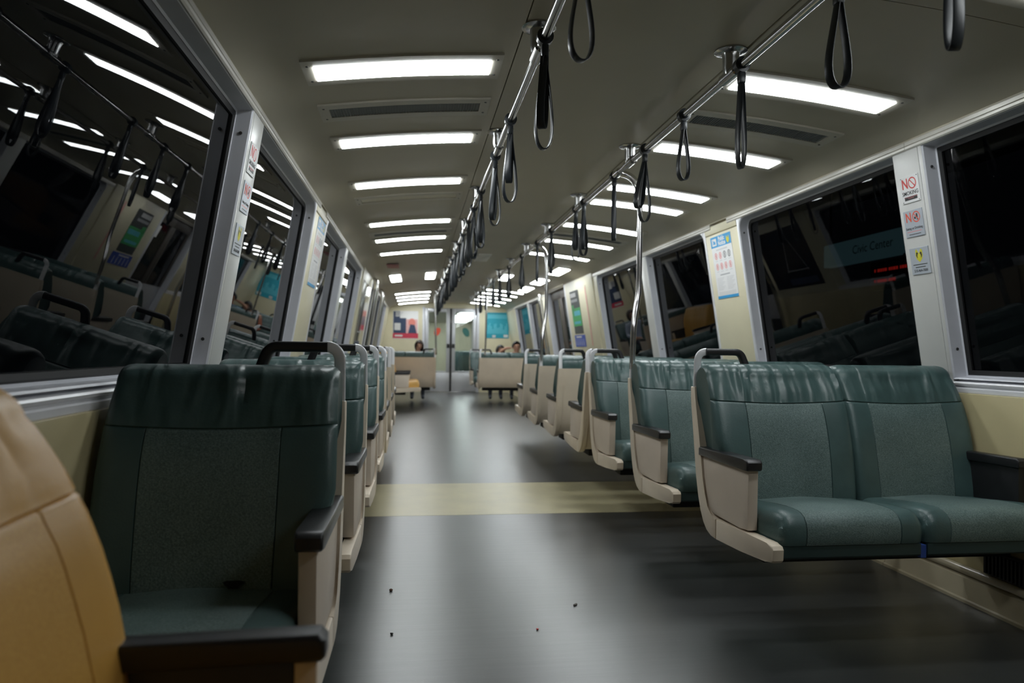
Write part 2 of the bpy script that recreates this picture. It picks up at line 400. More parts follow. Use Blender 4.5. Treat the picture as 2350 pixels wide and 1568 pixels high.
# wall bays: (start, end) of posts and pillars; windows between them
POSTS = [(3.03, 3.23), (7.02, 7.22), (14.6, 14.8)]
PILLARS = [(0.35, 0.95), (4.93, 5.56)]
WIN = {-1: [(-1.4, 0.35), (0.95, 3.03), (3.23, 4.93), (5.56, 7.02), (7.22, 9.02), (13.0, 14.6), (14.8, 16.6)],
       1: [(-1.4, 0.35), (0.95, 3.03), (3.23, 4.93), (5.56, 7.02), (7.22, 9.02), (13.0, 14.6), (14.8, 16.6)]}
ZB, ZT = 0.945, 2.0
wn = 0
DOORS = (10.95, 12.5)
for sg in (-1, 1):
    side = 'left' if sg < 0 else 'right'
    wl = empty('wall_' + side); tag(wl, 'cream and aluminium %s side wall of the railcar' % ('window' if sg < 0 else 'opposite window'), None, None, 'structure')
    wl['label'] = 'leaning cream side wall with posts and windows, %s' % ('beside the single seats' if sg < 0 else 'beside the double seats')
    fn = lambda a, b_, t_, sg=sg: wpt(sg, a, b_, t_)
    # lower wall in panels
    ys = [Y0, 0.6, 3.12, 5.24, 7.12, 9.1, DOORS[0]]
    for ya, yb in list(zip(ys, ys[1:])) + [(DOORS[1], 14.7), (14.7, YE)]:
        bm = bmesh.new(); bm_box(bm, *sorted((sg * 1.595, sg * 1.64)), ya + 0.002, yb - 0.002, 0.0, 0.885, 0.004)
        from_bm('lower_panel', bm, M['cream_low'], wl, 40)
    # posts (white, two grooves, screws) and cream pillars
    for ya, yb in POSTS:
        for (a, c) in ((ya, ya + 0.024), (ya + 0.027, yb)):
            prism('post_strip', [(a, ZB - 0.01), (c, ZB - 0.01), (c, ZT + 0.02), (a, ZT + 0.02)], fn, 0.0, 0.07, M['white'], wl, 0.003)
    for ya, yb in PILLARS + [(9.02, 9.2), (12.62, 13.0), (16.6, YE)]:
        if yb - ya > 0.5 and yb < 10:
            prism('pillar_edge', [(ya, ZB), (ya + 0.03, ZB), (ya + 0.03, ZT + 0.02), (ya, ZT + 0.02)], fn, 0.0, 0.07, M['alu_lt'], wl, 0.008)
            prism('pillar_edge', [(yb - 0.03, ZB), (yb, ZB), (yb, ZT + 0.02), (yb - 0.03, ZT + 0.02)], fn, 0.0, 0.07, M['alu_lt'], wl, 0.008)
            prism('pillar_panel', [(ya + 0.033, ZB), (yb - 0.033, ZB), (yb - 0.033, 1.955), (ya + 0.033, 1.955)], fn, 0.004, 0.07, M['cream'], wl, 0.003)
            prism('pillar_header', [(ya + 0.033, 1.96), (yb - 0.033, 1.96), (yb - 0.033, 2.02), (ya + 0.033, 2.02)], fn, 0.0, 0.07, M['cream'], wl, 0.003)
        else:
            prism('pillar_panel', [(ya, ZB), (yb, ZB), (yb, 2.02), (ya, 2.02)], fn, 0.0, 0.07, M['cream'], wl, 0.003)
    # wall beside the side door: advertisement panel
    prism('advert_panel', [(9.2, 0.885), (DOORS[0] - 0.06, 0.885), (DOORS[0] - 0.06, 2.1), (9.2, 2.1)], fn, -0.015, 0.07, M['cream'], wl, 0.006)
    prism('rear_panel', [(Y0, 0.885), (-1.4, 0.885), (-1.4, 2.05), (Y0, 2.05)], fn, 0.0, 0.07, M['cream'], wl, 0.003)
    # outer skin so nothing leaks past the panels below the glass
    box('outer_skin', *sorted((sg * 1.75, sg * 1.77)), Y0, YE, 0.0, 0.93, M['dark'], wl)
    # base: kick cover and pipe rail
    tr = empty('trim_%d' % (1 if sg < 0 else 2)); tag(tr, 'glossy beige kick cover along the foot of the wall %s' % ('under the single seats' if sg < 0 else 'under the double seats'), None, None, 'structure')
    for ya, yb in ((Y0, 3.4), (3.4, 7.3), (7.3, DOORS[0]), (DOORS[1], YE)):
        prism('kick_cover', [(1.528, 0.0), (1.528, 0.012), (1.538, 0.016), (1.555, 0.095), (1.575, 0.105), (1.64, 0.105), (1.64, 0.0)],
              lambda a, b_, t_, sg=sg: (sg * a, t_, b_), ya + 0.002, yb - 0.002, M['kick'], tr, 0.0)
        tube('pipe_rail', [(sg * 1.572, ya + 0.004, 0.124), (sg * 1.572, yb - 0.004, 0.124)], 0.019, M['kick'], tr, 10)
    # sill ledge: stepped extrusion in lengths
    t3 = empty('trim_%d' % (3 if sg < 0 else 4)); tag(t3, 'stepped aluminium window sill ledge %s' % ('above the single seats' if sg < 0 else 'above the double seats'), None, None, 'structure')
    pr = [(1.640, 0.884), (1.606, 0.884), (1.603, 0.888), (1.603, 0.905), (1.611, 0.909), (1.611, 0.916), (1.604, 0.919), (1.602, 0.927), (1.607, 0.933),
          (1.640, 0.938), (1.644, 0.944), (1.672, 0.948), (1.676, 0.956), (1.70, 0.958), (1.70, 0.884)]
    for ya, yb in ((Y0, 0.65), (0.65, 3.03), (3.03, 5.24), (5.24, 7.12), (7.12, 9.2), (DOORS[1] + 0.12, YE)):
        prism('sill_length', pr, lambda a, b_, t_, sg=sg: (sg * a, t_, b_), ya + 0.0015, yb - 0.0015, M['alu_lt'], t3, 0.0, smooth=25)
    # top trim strip
    t5 = empty('trim_%d' % (5 if sg < 0 else 6)); tag(t5, 'light aluminium cornice strip above the windows %s' % ('on the single seat side' if sg < 0 else 'on the double seat side'), None, None, 'structure')
    for ya, yb in ((Y0, 3.13), (3.13, 5.1), (5.4, 7.12), (7.12, 9.2), (12.62, YE)):
        prism('cornice_length', [(wx(2.0, -0.001), 1.996), (wx(2.01, -0.005), 2.002), (wx(2.015, -0.005), 2.012), (wx(2.017, -0.001), 2.014), (wx(2.03, -0.004), 2.017), (wx(2.03, -0.004), 2.033), (wx(2.04, 0.005), 2.040), (wx(2.04, 0.07), 2.040), (wx(2.0, 0.07), 1.996)],
              lambda a, b_, t_, sg=sg: (sg * a, t_, b_), ya + 0.0015, yb - 0.0015, M['trim_tan'], t5, 0.0, smooth=25)
    prism('cove_panel', [(wx(2.04, 0.002), 2.036), (wx(2.04, 0.12), 2.036), (wx(2.04, 0.12), 2.2), (wx(2.04, 0.002), 2.10)], lambda a, b_, t_, sg=sg: (sg * a, t_, b_), Y0, YE, M['ceil'], ce, 0.0)
    # windows
    for (ya, yb) in WIN[sg]:
        wn += 1
        w = empty('window_%d' % wn); tag(w, None, None, None, 'structure')
        w['label'] = 'dark night window in an aluminium frame %s' % ('beside the single seats' if sg < 0 else 'beside the double seats')
        # opening outline; round only the top corners that meet a pillar
        def rad(y): return 0.085 if any(abs(y - e) < 1e-3 for pq in PILLARS + [(9.02, 9.2)] for e in pq) else 0.012
        def outline(ins, n=6):
            r0, r1 = max(rad(ya) - ins, 0.006), max(rad(yb) - ins, 0.006)
            a, c, z0, z1 = ya + ins, yb - ins, ZB + ins, ZT - ins
            out = [(a, z0), (c, z0)]
            for k in range(n + 1):
                g = PI / 2 * k / n; out.append((c - r1 + r1 * math.cos(g), z1 - r1 + r1 * math.sin(g)))
            for k in range(n + 1):
                g = PI / 2 + PI / 2 * k / n; out.append((a + r0 + r0 * math.cos(g), z1 - r0 + r0 * math.sin(g)))
            return out
        def ring(name, o1, d1, o2, d2, m_, par, sm=30):
            v = [wpt(sg, p[0], p[1], d1) for p in o1] + [wpt(sg, p[0], p[1], d2) for p in o2]
            n = len(o1)
            return pydata(name, v, [(i, (i + 1) % n, n + (i + 1) % n, n + i) for i in range(n)], m_, par, sm)
        oa = outline(0.0)
        # rectangular cell edge to rounded opening
        rect = []
        for p in oa:
            rect.append((min(max(p[0], ya), yb), p[1]))
        fr = empty('window_frame', parent=w)
        bm = bmesh.new(); n = len(oa)
        loops = []
        for ins, d in ((0.0, 0.0), (0.006, 0.006), (0.010, 0.060), (0.018, 0.063), (0.018, 0.072)):
            loops.append([bm.verts.new(wpt(sg, p[0], p[1], d)) for p in outline(ins)])
        for A, B in zip(loops, loops[1:]):
            for i in range(n): bm.faces.new((A[i], A[(i + 1) % n], B[(i + 1) % n], B[i]))
        from_bm('reveal', bm, M['alu'], w, 30)
        bpy.data.objects.remove(fr, do_unlink=True)
        # corner fillets in the wall plane
        for ye, sgn in ((ya, 1), (yb, -1)):
            r = rad(ye)
            if r > 0.05:
                pts = [(ye, ZT)] + [(ye + sgn * (r - r * math.cos(PI / 2 * k / 6)), ZT - r + r * math.sin(PI / 2 * k / 6)) for k in range(7)]
                prism('corner_fillet', pts, fn, 0.0, 0.012, M['alu_lt'], w, 0.0)
        bm = bmesh.new(); loops = []
        for ins, d in ((0.016, 0.080), (0.016, 0.064), (0.024, 0.060), (0.040, 0.066), (0.040, 0.080)):
            loops.append([bm.verts.new(wpt(sg, p[0], p[1], d)) for p in outline(ins)])
        for A, B in zip(loops, loops[1:]):
            for i in range(n): bm.faces.new((A[i], A[(i + 1) % n], B[(i + 1) % n], B[i]))
        from_bm('gasket', bm, M['rubber'], w, 40)
        g = outline(0.03)
        pane = prism('pane', g, fn, 0.074, 0.081, M['glass'], w, 0.0)
        # screws on the reveals that face the camera
        for zz in (1.08, 1.90):
            for yy, s2 in ((yb - 0.0095, -1), ):
                bm = bmesh.new(); lathe(bm, [(0.007, 0.0), (0.006, -0.003)], (sg * wx(zz, 0.033), yy, zz), 'Y', 10)
                from_bm('screw', bm, M['screw'], w, 40)

# end wall with the sliding doors
we = empty('wall_far'); tag(we, 'cream end wall around the sliding connecting doors', None, None, 'structure')
DC = 0.07
box('end_panel', -1.6, DC - 0.70, YE, YE + 0.08, 0, 2.25, M['cream'], we)
box('end_panel', DC + 0.70, 1.6, YE, YE + 0.08, 0, 2.25, M['cream'], we)
box('door_header', DC - 0.70, DC + 0.70, YE, YE + 0.08, 2.07, 2.25, M['cream'], we)
wr = empty('wall_rear'); tag(wr, 'cream end wall behind the photographer', None, None, 'structure')
box('rear_panel', -1.7, 1.7, Y0 - 0.06, Y0, 0, 2.25, M['cream'], wr)
box('rear_door_panel', -0.45, 0.45, Y0, Y0 + 0.02, 0, 2.0, M['door'], wr, 0.004)
dr = empty('door_1', (DC, YE, 0)); tag(dr, 'pair of glazed steel connecting doors at the far end', None, None, 'structure')
for s in (-1, 1):
    box('door_jamb', *sorted((s * 0.70, s * 0.64)), -0.03, 0.06, 0, 2.09, M['alu'], dr, 0.006)
    leaf = box('lower_leaf', *sorted((s * 0.026, s * 0.635)), 0.0, 0.04, 0.02, 0.48, M['door'], dr, 0.006)
    for (a, c, z0, z1) in ((0.026, 0.11, 0.485, 2.06), (0.545, 0.635, 0.485, 2.06), (0.112, 0.543, 0.485, 0.52), (0.112, 0.543, 1.97, 2.06)):
        box('leaf_rail', *sorted((s * a, s * c)), 0.0, 0.04, z0, z1, M['door'], dr, 0.005)
    box('pane', *sorted((s * 0.11, s * 0.545)), 0.015, 0.022, 0.52, 1.97, M['glass_door'], dr)
    box('leaf_gasket', *sorted((s * 0.001, s * 0.026)), 0.005, 0.035, 0.02, 2.06, M['rubber'], dr)
    box('latch', *sorted((s * 0.03, s * 0.10)), -0.02, 0.0, 1.09, 1.19, M['black'], dr, 0.006)
bm = bmesh.new()
pts = [(0.075 * math.cos(a), 0.085 * math.sin(a) if math.sin(a) > 0 else 0.12 * math.sin(a)) for a in [2 * PI * k / 20 for k in range(20)]]
bm_prism(bm, pts, lambda a, b_, t_: (-0.33 + a + 0.25 * b_, t_, 1.50 + b_), 0.008, 0.013)
from_bm('red_decal', bm, M['p_orange'], dr)['label'] = 'round red decal on the glass'
bm = bmesh.new()
bm_prism(bm, pts, lambda a, b_, t_: (0.37 + a * 1.1 - 0.3 * b_, t_, 1.50 + b_ * 1.1), 0.008, 0.013)
from_bm('green_decal', bm, mat('print_dark_green', (0.03, 0.15, 0.13), 0.5), dr)['label'] = 'dark green decal on the glass'
# the next car, seen through the door glass
nx = empty('next_car', (DC, YE + 0.3, 0)); tag(nx, 'lit pale interior of the next car behind the end doors', 'railcar')
NL = 13.0
box('car_floor', -1.5, 1.5, 0, NL, -0.04, 0.0, M['floor'], nx)
for s_ in (-1, 1):
    box('car_wall', *sorted((s_ * 1.5, s_ * 1.55)), 0, NL, 0, 2.2, M['door'], nx)
    box('front_panel', *sorted((s_ * 0.62, s_ * 1.5)), 0.0, 0.05, 0, 2.2, M['cream'], nx)
    for k in range(9): box('car_lamp', *sorted((s_ * 0.48, s_ * 1.2)), 1.2 + k * 1.3, 1.35 + k * 1.3, 2.175, 2.195, M['lamp'], nx, 0.004)
    for k in range(5): box('car_seat_back', *sorted((s_ * 0.45, s_ * 1.45)), 2.0 + k * 2.0, 2.12 + k * 2.0, 0.3, 1.0, M['teal'], nx, 0.03)
box('car_ceiling', -1.55, 1.55, 0, NL, 2.2, 2.25, M['ceil'], nx)
box('car_end', -1.5, 1.5, NL - 0.05, NL, 0, 2.2, M['cream'], nx)

# side doors (pocket sliding) between the car halves
dn = 1
for sg in (-1, 1):
    dn += 1
    d = empty('door_%d' % dn, (0, 0, 0)); tag(d, 'dark recessed sliding side door %s' % ('past the single seats' if sg < 0 else 'past the double seats'), None, None, 'structure')
    fn = lambda a, b_, t_, sg=sg: wpt(sg, a, b_, t_)
    ya, yb = DOORS; mid = (ya + yb) / 2
    for (a, c) in ((ya, mid - 0.004), (mid + 0.004, yb)):
        prism('leaf_bottom', [(a, 0.0), (c, 0.0), (c, 0.95), (a, 0.95)], fn, 0.07, 0.10, M['door'], d, 0.004)
        for (p, q) in ((a, a + 0.10), (c - 0.10, c)):
            prism('leaf_stile', [(p, 0.952), (q, 0.952), (q, 1.9), (p, 1.9)], fn, 0.07, 0.10, M['door_dk'], d, 0.004)
        prism('leaf_top', [(a, 1.902), (c, 1.902), (c, 2.03), (a, 2.03)], fn, 0.07, 0.10, M['door_dk'], d, 0.004)
        prism('pane', [(a + 0.10, 0.952), (c - 0.10, 0.952), (c - 0.10, 1.9), (a + 0.10, 1.9)], fn, 0.082, 0.088, M['glass'], d, 0.0)
    for yy in (ya - 0.055, yb + 0.001):
        prism('jamb', [(yy, 0.0), (yy + 0.054, 0.0), (yy + 0.054, 2.05), (yy, 2.05)], fn, -0.02, 0.09, M['alu'], d, 0.006)
    prism('door_header', [(ya - 0.055, 2.05), (yb + 0.055, 2.05), (yb + 0.055, 2.12), (ya - 0.055, 2.12)], fn, -0.03, 0.09, M['ceil'], d, 0.004)
    prism('door_notice', [(ya + 0.16, 1.66), (ya + 0.34, 1.66), (ya + 0.34, 1.84), (ya + 0.16, 1.84)], fn, 0.076, 0.0805, M['p_white'], d, 0.0)

# ------------------------------------------------------------------ ceiling lamps and vents
def strip(bm, sg, x0, x1, ya, yb, dz0, dz1, n=14, bulge=0.0):
    """closed slab that follows the ceiling between x0 and x1, hanging dz0..dz1 below it"""
    top, bot = [], []
    for i in range(n + 1):
        x = x0 + (x1 - x0) * i / n; z = cz(x)
        bl = bulge * math.sin(PI * i / n) ** 0.5 if bulge else 0
        top.append((bm.verts.new((sg * x, ya, z - dz0)), bm.verts.new((sg * x, yb, z - dz0))))
        bot.append((bm.verts.new((sg * x, ya, z - dz1 - bl)), bm.verts.new((sg * x, yb, z - dz1 - bl))))
    for i in range(n):
        a, b_ = top[i], top[i + 1]; c, d = bot[i], bot[i + 1]
        bm.faces.new((a[0], b_[0], b_[1], a[1])); bm.faces.new((c[0], c[1], d[1], d[0]))
        bm.faces.new((a[0], c[0], d[0], b_[0])); bm.faces.new((a[1], b_[1], d[1], c[1]))
    bm.faces.new((top[0][0], top[0][1], bot[0][1], bot[0][0])); bm.faces.new((top[-1][0], bot[-1][0], bot[-1][1], top[-1][1]))

def panel(name, label, cat, group, sg, yc, half, inner, rim, ex, im, x0=0.472, x1=1.238):
    """ceiling fitting: rim frame of four rails, an inner slab and four screws"""
    root = empty(name, (sg * (x0 + x1) / 2, yc, cz((x0 + x1) / 2))); tag(root, label, cat, group)
    inv = Matrix.Translation(-root.location)
    def put(o): o.data.transform(inv); return o
    bm = bmesh.new()
    strip(bm, sg, x0, x1, yc - half, yc - inner, -0.002, 0.009)
    strip(bm, sg, x0, x1, yc + inner, yc + half, -0.002, 0.009)
    strip(bm, sg, x0, x0 + ex, yc - inner, yc + inner, -0.002, 0.009, 2)
    strip(bm, sg, x1 - ex, x1, yc - inner, yc + inner, -0.002, 0.009, 2)
    put(from_bm('frame', bm, rim, root))
    bm = bmesh.new()
    lit = cat == 'lamp'
    strip(bm, sg, x0 + ex + 0.001, x1 - ex - 0.001, yc - inner + 0.001, yc + inner - 0.001, 0.0, 0.013 if lit and im is M['lamp'] else 0.003, 18)
    put(from_bm('diffuser' if lit else 'grille_plate', bm, im, root, 50))
    if yc < 6:
        for xx in (x0 + ex * 0.5, x1 - ex * 0.5):
            for yy in (yc - half * 0.62, yc + half * 0.62):
                bm = bmesh.new(); lathe(bm, [(0.006, 0.0), (0.005, -0.002)], (sg * xx, yy, cz(xx) - 0.009), 'Z', 8)
                put(from_bm('screw', bm, M['screw'], root))
    if not lit:
        k = 0
        xx = x0 + ex + 0.012
        bm = bmesh.new()
        while xx < x1 - ex - 0.008 and yc < 8:
            strip(bm, sg, xx, xx + 0.004, yc - inner + 0.002, yc + inner - 0.002, 0.002, 0.007, 1)
            xx += 0.012
        if len(bm.verts): put(from_bm('grille_fins', bm, M['grille'], root))['kind'] = 'stuff'
        else: bm.free()
    return root

LAMPTXT = {0.9: 'unseen, third before the first dark vent', 1.92: 'second before the first dark vent', 2.91: 'right before the first dark vent', 3.90: 'right after the first dark vent', 4.90: 'second after the first dark vent', 5.40: 'third after the first dark vent',
           6.43: 'right before the second dark vent', 7.38: 'right after the second dark vent', 8.40: 'last before the doorway lamps', 13.65: 'first beyond the doorway lamps', 14.5: 'fourth from the end wall',
           15.45: 'third from the end wall', 16.4: 'second from the end wall', 17.6: 'closest to the end wall'}
for sg in (-1, 1):
    sd = 'single seat side' if sg < 0 else 'double seat side'
    for yc in (0.9, 1.92, 2.91, 3.90, 4.90, 5.40, 6.43, 7.38, 8.40, 13.65, 14.5, 15.45, 16.4, 17.6):  # lit strip nearest the camera is unseen, added to brighten the front-left seat
        if sg < 0 and yc == 13.65: continue
        if sg < 0 and yc in (5.40, 1.92, 0.9):
            panel('ceiling_lamp', 'unlit ceiling lamp strip %s on the single seat side' % ('over the cream floor band' if yc > 5 else LAMPTXT[yc]), 'lamp', None, sg, yc, 0.125, 0.066, M['grey'], 0.04, M['lamp_off'])
            continue
        panel('ceiling_lamp', 'lit ceiling lamp strip %s, %s' % (LAMPTXT[yc], sd), 'lamp', 'lit ceiling lamp strips on the ' + sd, sg, yc, 0.125, 0.070, M['grey'], 0.042, M['lamp'])
    for yc in (3.40, 7.00):
        panel('ceiling_vent', 'dark ceiling vent grille %s, %s' % ('nearest the post with NO SMOKING plates' if yc < 5 else 'beyond the cream floor band', sd), 'vent', 'ceiling vents on the ' + sd, sg, yc, 0.115, 0.060, M['grey'], 0.045, M['grille'])
# long narrow lamps that run lengthwise above the side doors
def long_lamp(sg, x0, x1, ya, yb, label):
    root = empty('doorway_lamp', (sg * (x0 + x1) / 2, ya, cz(x0) - 0.01)); tag(root, label, 'lamp', 'doorway lamps'); inv = Matrix.Translation(-root.location)
    bm = bmesh.new(); strip(bm, sg, x0 - 0.02, x1 + 0.02, ya - 0.04, yb + 0.04, -0.002, 0.006, 4); o = from_bm('frame', bm, M['grey'], root); o.data.transform(inv)
    bm = bmesh.new(); strip(bm, sg, x0, x1, ya, yb, 0.0, 0.012, 4); o = from_bm('diffuser', bm, M['lamp'], root); o.data.transform(inv)
DL = ['by the wall over the side door past the single seats', 'beside the overhead rail past the single seats', 'over the wall with the green poster', 'by the wall over the side door past the double seats', 'just past the side door after the double seats', 'beside the overhead rail past the double seats']
for i_, (sg, x0, x1, ya, yb) in enumerate(((-1, 1.03, 1.18, 10.85, 11.85), (-1, 0.51, 0.65, 10.85, 11.8), (1, 1.05, 1.2, 9.42, 10.2), (1, 1.04, 1.2, 10.9, 11.75), (1, 1.05, 1.2, 12.35, 13.25), (1, 0.52, 0.65, 10.9, 11.75))):
    long_lamp(sg, x0, x1, ya, yb, 'short lengthwise ceiling lamp ' + DL[i_])
o = box('ceiling_speaker', -0.06, 0.10, 8.72, 9.4, 2.188, 2.1995, mat('pale_grey_cover', (0.80, 0.79, 0.74), 0.5), None, 0.004); tag(o, 'pale square speaker cover in the middle of the ceiling', 'speaker')
o = box('ceiling_notice', -1.17, -1.02, 9.38, 9.75, 2.108, 2.116, flat('rose', (0.45, 0.14, 0.16)), None); tag(o, 'small pink notice stuck to the ceiling before the side door', 'notice')
o.rotation_euler = (0, 0, 0)

# ------------------------------------------------------------------ overhead rails, mounts and hanging straps
RX, RZ = 0.378, 2.108
for sg in (-1, 1):
    sd = 'nearer the single seats' if sg < 0 else 'nearer the double seats'
    rt = empty('overhead_rail', (sg * RX, Y0, RZ)); tag(rt, 'long steel overhead grab rail %s' % sd, 'rail')
    tube('rail_tube', [(0, 0.01, 0), (0, 16.5 - Y0, 0)], 0.0165, M['rail'], rt, 16, up=(1, 0, 0))
    for ym in ((-1.3, 0.0, 1.3, 2.65, 3.97, 5.27, 6.55) if sg > 0 else (-1.3, 0.0, 1.27, 2.56, 3.82, 5.17, 6.47)) + ( 7.8, 9.1, 10.4, 11.7, 13.0, 14.3, 15.6):
        bm = bmesh.new(); lathe(bm, [(0.062, 2.2 - RZ), (0.062, 2.194 - RZ), (0.056, 2.190 - RZ), (0.034, 2.186 - RZ), (0.030, 2.17 - RZ), (0.030, 0.02), (0.026, 0.0)], (0, ym - Y0, 0), 'Z', 20)
        mt = from_bm('ceiling_mount', bm, M['rail'], rt, 40)
        bm = bmesh.new(); lathe(bm, [(0.0175, -0.065), (0.023, -0.06), (0.023, 0.06), (0.0175, 0.065)], (0, ym - Y0, 0), 'Y', 18)
        from_bm('sleeve', bm, M['rail'], mt, 40)

def ribbon(bm, path, wdir, w, th):
    """flat band of width w along direction wdir following path (list of Vectors)"""
    n = len(path); rings = []
    for i, p in enumerate(path):
        t_ = (path[min(i + 1, n - 1)] - path[max(i - 1, 0)]).normalized()
        wd = wdir(i / (n - 1)) if callable(wdir) else wdir
        wd = (wd - t_ * wd.dot(t_)).normalized(); nn = t_.cross(wd)
        rings.append([bm.verts.new(p + wd * (w / 2) * a + nn * (th / 2) * b_) for a, b_ in ((-1, -0.4), (-0.8, -1), (0.8, -1), (1, -0.4), (1, 0.4), (0.8, 1), (-0.8, 1), (-1, 0.4))])
    for A, B in zip(rings, rings[1:]):
        for j in range(8): bm.faces.new((A[j], A[(j + 1) % 8], B[(j + 1) % 8], B[j]))
    bm.faces.new(rings[0][::-1]); bm.faces.new(rings[-1])

def loop_mesh(bm, ang, length, belly, twist=0.0, dx=0.0, w=0.026):
    """teardrop loop hanging in the vertical plane at angle ang"""
    n = 36; path = []
    h = Vector((math.cos(ang), math.sin(ang), 0)); wd0 = Vector((-math.sin(ang), math.cos(ang), 0))
    for i in range(n + 1):
        s = i / n; a = 2 * PI * s
        z = -0.045 - length * (0.5 - 0.5 * math.cos(a)) ** 0.92
        k = (0.5 - 0.5 * math.cos(a))
        lat = belly * math.sin(a) * (0.25 + 0.95 * k ** 1.4) * -1.0
        path.append(Vector((0, 0, z)) + h * (lat + dx * k))
    def wd(s):
        q = twist * (1 - abs(2 * s - 1)); return Matrix.Rotation(q, 3, 'Z') @ wd0
    ribbon(bm, path, wd, w, 0.0045)

ORD = ['first', 'second', 'third', 'fourth', 'fifth', 'sixth', 'seventh', 'eighth', 'ninth', 'tenth', 'eleventh', 'twelfth', 'thirteenth', 'fourteenth', 'fifteenth', 'sixteenth']
def strap(sg, y, loops, label=None):
    root = empty('hanging_strap', (sg * RX, y, RZ))
    sd = 'rail nearer the single seats' if sg < 0 else 'rail nearer the double seats'
    two = len(loops) > 1
    tag(root, label or ('%s black rubber strap looped from the steel %s' % ('double' if two else 'single', sd)), 'strap', '%s straps on the %s' % ('double' if two else 'single', sd))
    bm = bmesh.new(); lathe(bm, [(0.0172, -0.016), (0.0285, -0.014), (0.0285, 0.014), (0.0172, 0.016)], (0, 0, 0), 'Y', 18, True)
    from_bm('collar', bm, M['strap'], root, 40)
    bm = bmesh.new(); bm_box(bm, -0.0125, 0.0125, -0.014, 0.014, -0.068, -0.0265, 0.005)
    ck = from_bm('clip', bm, M['strap'], root, 40)
    bm = bmesh.new(); lathe(bm, [(0.006, 0.0125), (0.005, 0.016)], (0, 0, -0.045), 'X', 8)
    from_bm('rivet', bm, M['chrome'], ck, 40)
    for (ang, ln, be, tw, dx) in loops:
        bm = bmesh.new(); loop_mesh(bm, math.radians(ang), ln, be, tw, dx)
        from_bm('strap_loop', bm, M['strap'], root, 60)
    return root
L1 = lambda a, ln=0.335, be=0.036, tw=0.4, dx=0.0: (a, ln, be, tw, dx)
LS = ((1.87, [L1(8, 0.255, 0.040, 0.2)]), (2.43, [L1(0, 0.335, 0.037, 0.25), L1(62, 0.27, 0.03, 0.3, -0.02)]), (3.33, [L1(12, 0.335, 0.040, 0.3), L1(70, 0.25, 0.03, 0.2, -0.02)]),
              (3.97, [L1(5, 0.335, 0.038, 0.2), L1(60, 0.31, 0.03, 0.3, -0.03)]), (4.86, [L1(25, 0.335, 0.034), L1(80, 0.30, 0.03)]), (5.45, [L1(40), L1(-30, 0.3)]), (6.0, [L1(10), L1(75, 0.3)]), (6.7, [L1(55), L1(-20, 0.29)]),
              (7.3, [L1(15), L1(-60, 0.3)]), (8.0, [L1(35), L1(85)]), (8.6, [L1(5), L1(60)]), (9.4, [L1(45), L1(-20)]), (10.2, [L1(20), L1(70)]), (11.0, [L1(50), L1(-35)]), (12.1, [L1(0), L1(60)]), (13.3, [L1(30), L1(80)]), (14.6, [L1(30), L1(80)]))
RS = ((1.48, [L1(78, 0.335, 0.028, 0.1)]), (1.93, [L1(4, 0.26, 0.040, 0.5)]), (2.555, [L1(38, 0.335, 0.034, -0.5)]), (3.14, [L1(10, 0.245, 0.034, 0.3)]), (3.70, [L1(5, 0.335, 0.038, 0.3), L1(30, 0.27, 0.035, 0.3, -0.05)]),
              (4.295, [L1(68, 0.345, 0.033, 0.5)]), (5.10, [L1(15, 0.335), L1(65, 0.29)]), (5.36, [L1(-10, 0.335), L1(55, 0.26)]), (6.35, [L1(75), L1(15, 0.28)]), (7.1, [L1(85, 0.34, 0.03)]), (8.15, [L1(80), L1(20, 0.3)]), (9.3, [L1(20), L1(80)]), (10.3, [L1(75), L1(10)]),
              (11.2, [L1(40), L1(80)]), (12.4, [L1(70)]), (13.4, [L1(20), L1(75)]), (14.4, [L1(80)]))
def strap_row(sg, rows, anchor_y, anchor):
    bef = [r for r in rows if r[0] < anchor_y][::-1]; aft = [r for r in rows if r[0] >= anchor_y]
    for seq, way in ((bef, 'before'), (aft, 'past')):
        for k, (y, lp) in enumerate(seq):
            strap(sg, y, lp, '%s black strap, %s %s %s' % ('double-looped' if len(lp) > 1 else 'single-looped', ORD[k], way, anchor))
strap_row(-1, LS, 5.2, 'the unlit lamp over the cream floor band')
strap_row(1, RS, 4.2, "the bent chrome pole's rail clamp")

# ------------------------------------------------------------------ seats
SPO = [(0, .898), (.007, .85), (.015, .80), (.036, .706), (.055, .61), (.074, .514), (.095, .43), (.122, .372), (.155, .328), (.19, .302), (.235, .288), (.284, .286)]
SPI = [(.284, .368), (.235, .376), (.198, .40), (.168, .45), (.147, .52), (.125, .61), (.1, .706), (.072, .80), (.058, .85), (.046, .898)]
FOOT = [(.290, .286), (.52, .301), (.72, .319), (.762, .325), (.772, .335), (.775, .372), (.765, .384), (.726, .387), (.5, .378), (.290, .369)]
ARM = [(.130, .60), (.150, .52), (.172, .452), (.202, .404), (.240, .381), (.5, .383), (.560, .388), (.566, .61), (.13, .61)]
VF = [(.40, .338), (.50, .331), (.597, .316), (.637, .308), (.702, .293), (.772, .271), (.825, .251), (.88, .224), (.926, .196), (.97, .165), (1.01, .135)]
VB = [(.40, .15), (.514, .105), (.706, .064), (.80, .045), (.898, .030), (1.01, .024)]
def lerp_tab(T, z):
    if z <= T[0][0]: return T[0][1]
    for (a, p), (b_, q) in zip(T, T[1:]):
        if z <= b_: return p + (q - p) * (z - a) / (b_ - a)
    return T[-1][1]
SWD, SWS = 0.553, 0.536   # one seat's width in a double and a single

